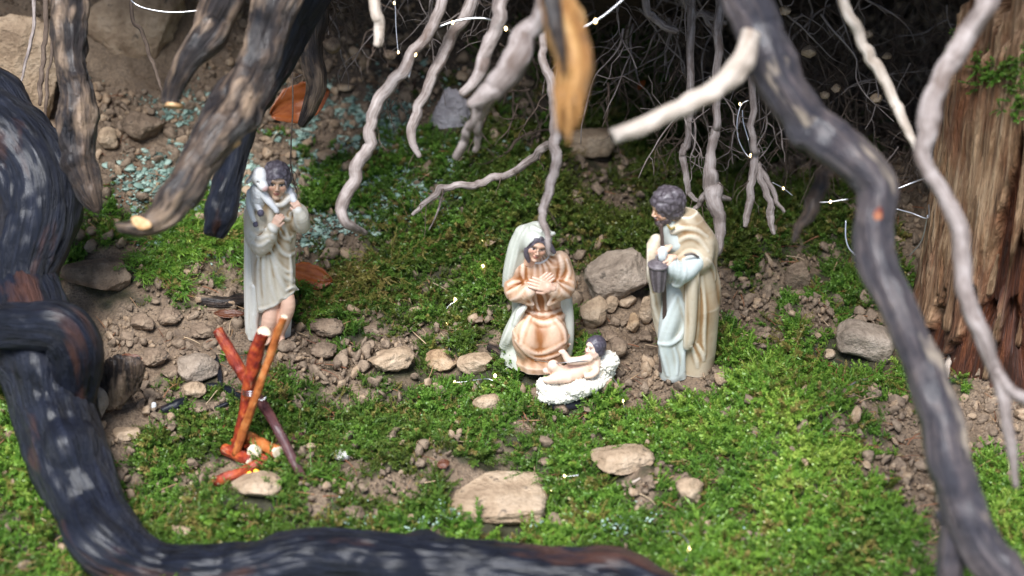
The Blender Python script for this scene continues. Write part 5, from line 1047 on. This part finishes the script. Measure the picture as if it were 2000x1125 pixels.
V = np.stack([R_ * np.cos(A_), R_ * np.sin(A_), Zc], -1).reshape(-1, 3); i, j = np.meshgrid(np.arange(nz_ - 1), np.arange(na), indexing='ij'); j2 = (j + 1) % na
F = np.stack([i * na + j, i * na + j2, (i + 1) * na + j2, (i + 1) * na + j], -1).reshape(-1, 4).tolist(); F.append(list(range((nz_ - 1) * na, nz_ * na)))
m = WOOD.node_tree; g = np.stack([np.cos(A_) * .06, np.sin(A_) * .06, Z_], -1).reshape(-1, 3)
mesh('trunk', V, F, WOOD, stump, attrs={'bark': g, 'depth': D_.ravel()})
rgs = random.Random(4)
for q in range(11):
    a0 = rgs.uniform(-2.5, -.5); z0 = rgs.uniform(.0, .17); ln = rgs.uniform(.03, .09); r0 = float(stump_r(np.array([a0]), np.array([z0]))[0][0]) + .001; C = []
    for s_ in range(5): zq = z0 + ln * s_ / 4; rq = r0 + .004 * (s_ / 4) ** 2; C.append((rq * math.cos(a0 + .02 * s_), rq * math.sin(a0 + .02 * s_), zq, (.0042 - .0008 * s_) * rgs.uniform(.6, 1)))
    C = catmull(np.array(C), 5); V, F, g = tube_geo(C[:, :3], C[:, 3], 9, gnarl=.4, seed=q, ridges=.3); mesh('splinter', V, F, WOOD, stump, attrs={'bark': g, 'depth': np.full(len(V), .1 + .3 * (q % 3))})
# ---------------------------------------------------------------- fairy lights
m = NM('warm_bulb'); m.b.inputs['Emission Color'].default_value = (1.0, .72, .30, 1); m.b.inputs['Emission Strength'].default_value = 3.0; BULB = m.set((1, .9, .7), .2)
fs = empty('fairy_light_string', tuple(P(940, 650, 1.42)), 'thin silver wire string of tiny warm fairy lights winding through the scene', 'fairy lights'); fo = np.array(fs.location)
def wire(pts, bulbs=(), r=1.3, ground=True, d=None):
    W = []
    for q, p in enumerate(pts):
        dd = (G(p[0], p[1])[3] - (.006 + (p[2] if len(p) > 2 else 0))) if d is None else (p[2] if len(p) > 2 else d)
        W.append(Wp(p[0], p[1], dd, r * .72))
    wtube('wire', W, SILV, fs, 6, 8, 0, fo)
    for (x, y, rr) in bulbs:
        k = min(range(len(pts)), key=lambda i_: (pts[i_][0] - x) ** 2 + (pts[i_][1] - y) ** 2)
        dd = np.dot(W[k][:3] - CAM, FW) - .001; V, F = ICO[2]
        mesh('bulb', V * np.array([.62, .62, 1.0]) * rr * .85 * pxs(dd) + P(x, y, dd) - fo, F, BULB, fs)
wire([(946, 478), (942, 472), (936, 490), (944, 512), (941, 528), (926, 550), (905, 575), (890, 588), (876, 598), (870, 612), (873, 632), (876, 655), (878, 688)], [(942, 472, 4), (943, 521, 6), (889, 585, 5.5), (873, 631, 5)])
wire([(884, 747), (905, 746), (930, 742), (952, 740), (964, 744)], [(888, 746, 4.5)])
wire([(966, 738), (985, 722), (1010, 710, .006), (1040, 704, .015), (1062, 706, .026), (1090, 709, .034), (1120, 706, .036), (1150, 705, .034), (1172, 708, .024)], [(967, 734, 5.5)])
wire([(1180, 722, .02), (1196, 738, .008), (1208, 754), (1216, 775), (1218, 790), (1226, 822), (1234, 842), (1240, 862), (1258, 882)], [(1217, 783, 4), (1228, 830, 4.5), (1260, 883, 3.5)], 1.2)
wire([(1098, 930), (1112, 930), (1130, 928)], [(1103, 929, 5)], 1.5)
wire([(1062, 946), (1074, 956), (1082, 975), (1094, 990), (1106, 999)], [(1078, 959, 6.5)], 1.8)
wire([(1256, 1036), (1275, 1042), (1300, 1038, .006), (1326, 1042, .01), (1342, 1056, .008), (1346, 1074, .004), (1338, 1096), (1318, 1118)], [(1261, 1038, 6.5), (1346, 1073, 7.5)], 2.6)
wire([(1648, 768), (1662, 752, .004), (1684, 742, .006), (1706, 740)], [], 3.0)
for pts, bl, r in (
    ([(240, -30, 1.44), (262, 6, 1.43), (300, 20, 1.43), (345, 24, 1.43), (392, 20, 1.43)], (), 2.6), ([(600, 22, 1.44), (622, 10, 1.44), (660, -20, 1.45)], (), 2.2),
    ([(770, -20, 1.42), (772, 10, 1.42), (774, 60, 1.42), (778, 105, 1.42)], ((770, 6, 4), (778, 102, 4)), 1.8),
    ([(798, 152, 1.38), (806, 120, 1.38), (816, 92, 1.38), (840, 62, 1.38), (880, 44, 1.38), (920, 36, 1.38), (956, 38, 1.38), (986, 54, 1.39), (1010, 68, 1.4)], ((884, 44, 5), (828, 80, 5), (811, 106, 6), (988, 56, 6)), 3.0),
    ([(1128, 62, 1.33), (1150, 48, 1.33), (1180, 30, 1.33), (1225, -8, 1.33), (1250, -30, 1.33)], ((1163, 41, 7),), 3.6),
    ([(1462, 196, 1.44), (1448, 205, 1.44), (1440, 235, 1.44), (1442, 270, 1.44), (1455, 298, 1.44), (1466, 306, 1.44), (1462, 275, 1.45), (1452, 240, 1.45), (1450, 215, 1.45)], ((1445, 203, 4), (1466, 304, 5)), 2.0),
    ([(1508, 356, 1.46), (1530, 368, 1.46), (1548, 382, 1.46)], ((1530, 368, 4),), 1.6),
    ([(1596, 396, 1.4), (1622, 394, 1.4), (1656, 389, 1.4)], ((1622, 394, 4.5),), 2.4),
    ([(1750, 370, 1.42), (1790, 354, 1.42), (1840, 338, 1.43)], (), 3.0), ([(1750, 408, 1.42), (1780, 416, 1.42), (1812, 426, 1.42), (1814, 400, 1.43)], (), 2.4),
    ([(1652, 430, 1.42), (1652, 465, 1.42), (1662, 490, 1.42), (1690, 508, 1.42), (1740, 515, 1.42)], (), 2.6), ([(1812, 420, 1.42), (1800, 470, 1.43), (1776, 500, 1.44)], (), 2.0)):
    wire(pts, bl, r, d=1.4)
# ---------------------------------------------------------------- moss, crumbs, lichen (uncountable)
def moss_mat(name, stops, trans=.32, rough=.42):
    m = NM(name); t = m.attr('tint', 'INSTANCER'); tip = m.attr('tip')
    col = m.ramp(t, stops)
    col = m.mix(m.math('MULTIPLY', tip, .45), col, m.mix(.5, col, (.50, .62, .10)))
    tr = m.n('ShaderNodeBsdfTranslucent'); m.l(col, tr.inputs[0]); mx = m.n('ShaderNodeMixShader'); mx.inputs[0].default_value = trans
    m.set(col, rough); m.l(m.b.outputs[0], mx.inputs[1]); m.l(tr.outputs[0], mx.inputs[2]); m.l(mx.outputs[0], m.out.inputs[0]); return m.m
GREEN = [(.0, (.30, .19, .085)), (.10, (.22, .17, .05)), (.22, (.040, .075, .014)), (.45, (.050, .145, .022)), (.65, (.085, .235, .030)), (.85, (.19, .35, .045)), (1.0, (.36, .47, .09))]
M_MOSS = moss_mat('moss_green', GREEN)
def shoot(rng, base, az, lean, L, leaves, ll, lw, droop=.5, side=True):
    """one moss shoot: a curved stem ringed with pointed leaves"""
    V, F, T_ = [], [], []; n = 6; pts = []; a = lean; p = np.array(base, float); h = np.array([math.cos(az), math.sin(az), 0])
    for q in range(n + 1):
        pts.append(p.copy()); p = p + (h * math.sin(a) + np.array([0, 0, math.cos(a)])) * L / n; a += droop / n * rng.uniform(.5, 1.5)
    pts = np.array(pts)
    def add(v, f, t):
        o = len(V); V.extend(v); T_.extend(t); F.extend([tuple(i_ + o for i_ in q) for q in f])
    s = np.cross(h, [0, 0, 1]) * lw * .22
    for q in range(n): add([pts[q] - s, pts[q] + s, pts[q + 1] + s, pts[q + 1] - s], [(0, 1, 2, 3)], [q / n * .6] * 2 + [(q + 1) / n * .6] * 2)
    for k in range(leaves):
        t = .12 + .88 * (k + rng.random()) / leaves; i_ = min(int(t * n), n - 1); c = pts[i_] + (pts[i_ + 1] - pts[i_]) * (t * n - i_)
        ax = pts[i_ + 1] - pts[i_]; ax = ax / np.linalg.norm(ax); th = k * 2.4 + rng.random()
        u_ = np.cross(ax, [.1, .2, 1]); u_ /= np.linalg.norm(u_) + 1e-9; v_ = np.cross(ax, u_)
        out = u_ * math.cos(th) + v_ * math.sin(th); d = ax * rng.uniform(.5, 1.0) + out * rng.uniform(.6, 1.0); d /= np.linalg.norm(d); l = ll * rng.uniform(.7, 1.2) * (1.1 - .45 * t)
        w_ = np.cross(d, out + ax * .1); w_ /= np.linalg.norm(w_) + 1e-9; w_ *= lw * .5
        add([c, c + d * l * .45 + w_, c + d * l, c + d * l * .45 - w_], [(0, 1, 2, 3)], [t * .6, t * .8, min(1, t + .25), t * .8])
    return V, F, T_
def tuft(name, seed, n, spread, L, leaves, ll, lw, lean=(.1, .9), droop=.6, mat=None):
    rng = random.Random(seed); V, F, T_ = [], [], []
    for q in range(n):
        az = rng.uniform(0, math.tau); r = spread * math.sqrt(rng.random())
        v, f, t = shoot(rng, (r * math.cos(az), r * math.sin(az), -.001), az + rng.gauss(0, .6), rng.uniform(*lean), L * rng.uniform(.65, 1.2), leaves, ll, lw, droop)
        o = len(V); V += v; T_ += t; F += [tuple(i_ + o for i_ in q_) for q_ in f]
    ob = mesh(name, np.array(V), F, mat or M_MOSS, smooth=False, attrs={'tip': np.array(T_)}); COL.objects.unlink(ob); return ob
def bank(name, obs):
    c = bpy.data.collections.new(name)
    for o in obs: c.objects.link(o)
    return c
def scatter(name, coll, pts, rot, scl, idx, tint, label, cat, origin=(0, 0, 0), parent=None):
    me = bpy.data.meshes.new(name); n = len(pts); me.vertices.add(n); me.vertices.foreach_set('co', np.asarray(pts, np.float32).ravel())
    for nm, ty, val, key in (('rot', 'FLOAT_VECTOR', rot, 'vector'), ('scl', 'FLOAT_VECTOR', scl, 'vector'), ('idx', 'INT', idx, 'value'), ('tint', 'FLOAT', tint, 'value')):
        a = me.attributes.new(nm, ty, 'POINT'); a.data.foreach_set(key, np.asarray(val, np.int32 if ty == 'INT' else np.float32).ravel())
    o = bpy.data.objects.new(name, me); COL.objects.link(o)
    ng = bpy.data.node_groups.new(name + '_nodes', 'GeometryNodeTree')
    ng.interface.new_socket('Geometry', in_out='INPUT', socket_type='NodeSocketGeometry'); ng.interface.new_socket('Geometry', in_out='OUTPUT', socket_type='NodeSocketGeometry')
    gi = ng.nodes.new('NodeGroupInput'); go = ng.nodes.new('NodeGroupOutput'); ip = ng.nodes.new('GeometryNodeInstanceOnPoints'); ci = ng.nodes.new('GeometryNodeCollectionInfo')
    ci.inputs['Collection'].default_value = coll; ci.inputs['Separate Children'].default_value = True; ci.inputs['Reset Children'].default_value = True
    def na(nm, ty):
        x = ng.nodes.new('GeometryNodeInputNamedAttribute'); x.data_type = ty; x.inputs['Name'].default_value = nm; return x.outputs['Attribute']
    er = ng.nodes.new('FunctionNodeEulerToRotation')
    L = ng.links.new; L(gi.outputs[0], ip.inputs['Points']); L(ci.outputs[0], ip.inputs['Instance']); ip.inputs['Pick Instance'].default_value = True
    L(na('idx', 'INT'), ip.inputs['Instance Index']); L(na('rot', 'FLOAT_VECTOR'), er.inputs[0]); L(er.outputs[0], ip.inputs['Rotation']); L(na('scl', 'FLOAT_VECTOR'), ip.inputs['Scale'])
    L(ip.outputs[0], go.inputs[0]); md = o.modifiers.new('scatter', 'NODES'); md.node_group = ng
    if parent: o.parent = parent
    return tag(o, label, cat, kind='stuff')
RS = np.random.RandomState(7)
def field(n, xr=(-.62, .62), yr=(-.46, .55)):
    n = int(n * 1.45) if xr[0] < -.6 else n
    x = RS.uniform(*xr, n); y = RS.uniform(*yr, n); z = Hq(x, y); px, py, d = project(x, y, z)
    ok = (px > -560) & (px < 2560) & (py > -150) & (py < 1800)
    for (ex, ey, er) in EXCL: ok &= (x - ex) ** 2 + ((y - ey)) ** 2 > er * er
    return x[ok], y[ok], z[ok], px[ok], py[ok]
def slope(x, y, e=.004):
    return (H1(x + e, y) - H1(x - e, y)) / (2 * e), (H1(x, y + e) - H1(x, y - e)) / (2 * e)
TUF = bank('moss_tufts', [tuft('t%d' % q, q, 5, .0042, .0105, 22, .0028, .00110) for q in range(4)] +
           [tuft('t%d' % (4 + q), 40 + q, 7, .0035, .0050, 14, .0022, .0009, (0, .6), .3) for q in range(3)] +
           [tuft('t%d' % (7 + q), 70 + q, 10, .004, .018, 16, .0040, .0007, (.3, 1.1), 1.1) for q in range(3)])
def gauss(px, py, cx, cy, rx, ry): return np.exp(-(((px - cx) / rx) ** 2 + ((py - cy) / ry) ** 2))
def plant_moss():
    x, y, z, px, py = field(175000)
    den = bil(DEN, px, py); nz = fbm(x * 22, y * 22, 0, 3, 61); k = moss_k(x, y, px, py)
    keep = RS.random(len(x)) < np.clip((k - .48) * 3.0, 0, 1) * np.where(py < 480, .46, .46)
    x, y, z, px, py, nz, den, k = (a[keep] for a in (x, y, z, px, py, nz, den, k)); n = len(x)
    big = vnoise(x * 14, y * 14, 0, 66)
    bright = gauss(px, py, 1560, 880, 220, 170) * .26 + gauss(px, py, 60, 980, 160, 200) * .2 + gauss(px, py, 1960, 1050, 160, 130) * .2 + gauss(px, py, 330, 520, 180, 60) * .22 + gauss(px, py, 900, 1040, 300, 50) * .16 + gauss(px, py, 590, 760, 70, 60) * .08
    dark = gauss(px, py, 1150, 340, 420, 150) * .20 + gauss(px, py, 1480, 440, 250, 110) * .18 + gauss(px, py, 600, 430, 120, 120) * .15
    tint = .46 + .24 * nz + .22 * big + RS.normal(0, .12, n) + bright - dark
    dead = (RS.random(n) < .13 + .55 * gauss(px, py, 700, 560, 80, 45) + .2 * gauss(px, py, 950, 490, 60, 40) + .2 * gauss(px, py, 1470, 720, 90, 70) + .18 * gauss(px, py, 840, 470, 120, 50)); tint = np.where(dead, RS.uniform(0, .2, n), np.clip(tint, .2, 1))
    long_ = RS.random(n) < .85 * gauss(px, py, 330, 520, 170, 62) + .5 * gauss(px, py, 700, 560, 75, 45) + .04
    short = (RS.random(n) < .30 + .35 * (big > .1)) & ~long_
    idx = np.where(long_, 7 + RS.randint(0, 3, n), np.where(short, 4 + RS.randint(0, 3, n), RS.randint(0, 4, n)))
    sx, sy = slope(x, y); rot = np.stack([np.arctan(sy) * .6 + RS.normal(0, .2, n), -np.arctan(sx) * .6 + RS.normal(0, .2, n), RS.uniform(0, 6.28, n)], -1)
    s = RS.uniform(.5, 1.35, n) * (.42 + .78 * sst(.5, 1.25, k)); s = np.stack([s, s, s * RS.uniform(.8, 1.2, n)], -1)
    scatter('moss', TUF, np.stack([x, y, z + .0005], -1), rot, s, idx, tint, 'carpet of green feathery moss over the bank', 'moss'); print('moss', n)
plant_moss()
# crumbs of soil
def clod_obj(q, mat, flat=1.0):
    V, F = rock_shape(500 + q, 2, 11, .34, .42, .85, .22); o = mesh('c%d' % q, V * np.array([1, 1, flat]) * .5, F, mat, smooth=False); COL.objects.unlink(o); return o
CR1 = stone_mat('soil_crumb_brown', (.12, .083, .056), (.245, .175, .119), (.38, .285, .20), sc=.03, rough=.9); CR2 = stone_mat('soil_crumb_tan', (.24, .155, .092), (.38, .265, .17), (.50, .38, .265), sc=.03, rough=.9)
for _m in (CR1, CR2):
    for _n in _m.node_tree.nodes:
        if _n.type == 'BUMP': _n.inputs['Distance'].default_value = .0015
CLODS = bank('crumbs', [clod_obj(q, CR1 if q < 6 else CR2, .8) for q in range(9)])
def crumbs():
    x, y, z, px, py = field(190000); den = bil(DEN, px, py); nz = fbm(x * 22, y * 22, 0, 3, 81)
    k = moss_k(x, y, px, py); keep = RS.random(len(x)) < np.clip((.80 - k) * 1.1, .04, .75)
    x, y, z = x[keep], y[keep], z[keep]; n = len(x); up = .0035 * np.clip(den[keep] * 1.3 - .2, 0, 1); s = .0009 * RS.uniform(.06, 1, n) ** -.95; s = np.minimum(s, .013)
    scatter('soil_crumbs', CLODS, np.stack([x, y, z + s * .22 + up], -1), RS.uniform(0, 6.28, (n, 3)), np.stack([s, s * RS.uniform(.55, 1.1, n), s * RS.uniform(.5, 1, n)], -1), RS.randint(0, 9, n), RS.random(n), 'loose brown soil crumbs scattered between the moss', 'soil'); print('crumbs', n)
crumbs()
# lichen crust
m = NM('mint_lichen'); t = m.attr('tint', 'INSTANCER'); LICH = m.set(m.ramp(t, [(.0, (.09, .135, .11)), (.5, (.22, .33, .275)), (1.0, (.42, .54, .46))]), .8)
def lich_obj(q):
    V, F = rock_shape(700 + q, 2, 3, .5, .7, .95, .3); o = mesh('l%d' % q, V * np.array([1, 1, .45]) * .5, F, LICH); COL.objects.unlink(o); return o
LCH = bank('lichen_bits', [lich_obj(q) for q in range(4)])
def lichen():
    x, y, z, px, py = field(170000, (-.42, .12), (0, .36))
    a = gauss(px, py, 700, 300, 150, 95) + gauss(px, py, 390, 330, 120, 95) + .5 * gauss(px, py, 560, 260, 60, 50) + .25 * gauss(px, py, 620, 440, 90, 50); nz = fbm(x * 42, y * 42, z * 42, 4, 91, .6)
    keep = (RS.random(len(x)) < np.clip(a * 1.8, 0, 1) * sst(-.16, .10, nz)); x, y, z = x[keep], y[keep], z[keep]; n = len(x); s = .0009 * RS.uniform(.03, 1, n) ** -.6
    sx, sy = slope(x, y); scatter('lichen', LCH, np.stack([x, y, z + .0012], -1), np.stack([np.arctan(sy), -np.arctan(sx), RS.uniform(0, 6, n)], -1), np.stack([s, s, s], -1), RS.randint(0, 4, n), RS.random(n), 'pale mint green lichen crust on the bank behind the shepherd', 'lichen'); print('lichen', n)
lichen()
def front_lichen():
    x, y, z, px, py = field(30000, (-.2, .2), (-.3, -.1))
    a = gauss(px, py, 960, 1040, 220, 26) + .8 * gauss(px, py, 1170, 1040, 70, 30); nz = fbm(x * 80, y * 80, 0, 2, 92)
    keep = RS.random(len(x)) < np.clip(a, 0, 1) * sst(.1, .35, nz); x, y, z = x[keep], y[keep], z[keep]; n = len(x); s = RS.uniform(.0006, .0018, n)
    scatter('lichen', LCH, np.stack([x, y, z + .008], -1), RS.uniform(-.5, .5, (n, 3)), np.stack([s, s, s], -1), RS.randint(0, 4, n), RS.uniform(.5, 1, n), 'whitish lichen flecks in the moss behind the front root', 'lichen')
front_lichen()
# litter: dead needles and bits
m = NM('dead_needle'); t = m.attr('tint', 'INSTANCER'); NEED = m.set(m.ramp(t, [(.0, (.06, .025, .012)), (.5, (.24, .085, .035)), (.8, (.34, .20, .10)), (1.0, (.55, .42, .27))]), .6)
def needle(q):
    C = np.array([[-.5, 0, 0], [-.2, .03 * q, .03], [.2, .04 * q, .02], [.5, 0, -.02]]); C = catmull(C, 3); V, F, g = tube_geo(C, np.linspace(.03, .015, len(C)), 5); o = mesh('n%d' % q, V, F, NEED); COL.objects.unlink(o); return o
NDL = bank('needles', [needle(q) for q in range(3)])
def litter():
    x, y, z, px, py = field(26000); red = gauss(px, py, 1640, 715, 60, 50); keep = RS.random(len(x)) < .16 + .9 * red + .3 * gauss(px, py, 1110, 800, 120, 40) + .3 * gauss(px, py, 1330, 1000, 80, 50); x, y, z, red = x[keep], y[keep], z[keep], red[keep]; n = len(x)
    s = RS.uniform(.005, .016, n); t = np.where(red > .2, RS.uniform(.35, .6, n), RS.random(n))
    scatter('needle_litter', NDL, np.stack([x, y, z + .0045], -1), np.stack([RS.normal(0, .25, n), RS.normal(0, .3, n), RS.uniform(0, 6.28, n)], -1), np.stack([s, s, s], -1), RS.randint(0, 3, n), t, 'dead brown needles and stalks scattered on the moss', 'litter')
litter()
# moss on top of the stump
def stump_moss():
    n = 3600; a = RS.uniform(-math.pi, math.pi, n); lim = .215 + .045 * vnoise(np.cos(a) * 3, np.sin(a) * 3, 0 * a, 93) + .03 * vnoise(np.cos(a) * 9, np.sin(a) * 9, 0 * a, 94); z = RS.uniform(.14, .30, n); k = (z > lim) & (RS.random(n) < sst(0, .05, z - lim)); a, z = a[k], z[k]; n = len(a); r, _ = stump_r(a, z); t = np.clip((z - .24) / .06, 0, 1); r = r * (1 - .9 * t * RS.random(n)); zz_ = np.minimum(z, .25 + .02 * vnoise(a * 2, a * 0, 0 * a, 4))
    pts = np.stack([r * np.cos(a), r * np.sin(a), zz_], -1); tilt = 1.1 * (1 - t)
    scatter('stump_moss', TUF, pts, np.stack([tilt * RS.uniform(.7, 1.2, n), RS.normal(0, .3, n), a + math.pi / 2 + RS.normal(0, .3, n)], -1), np.ones((n, 3)) * RS.uniform(.5, 1.2, (n, 1)), RS.randint(0, 7, n), RS.uniform(.2, .72, n), None, None, parent=stump)
stump_moss()
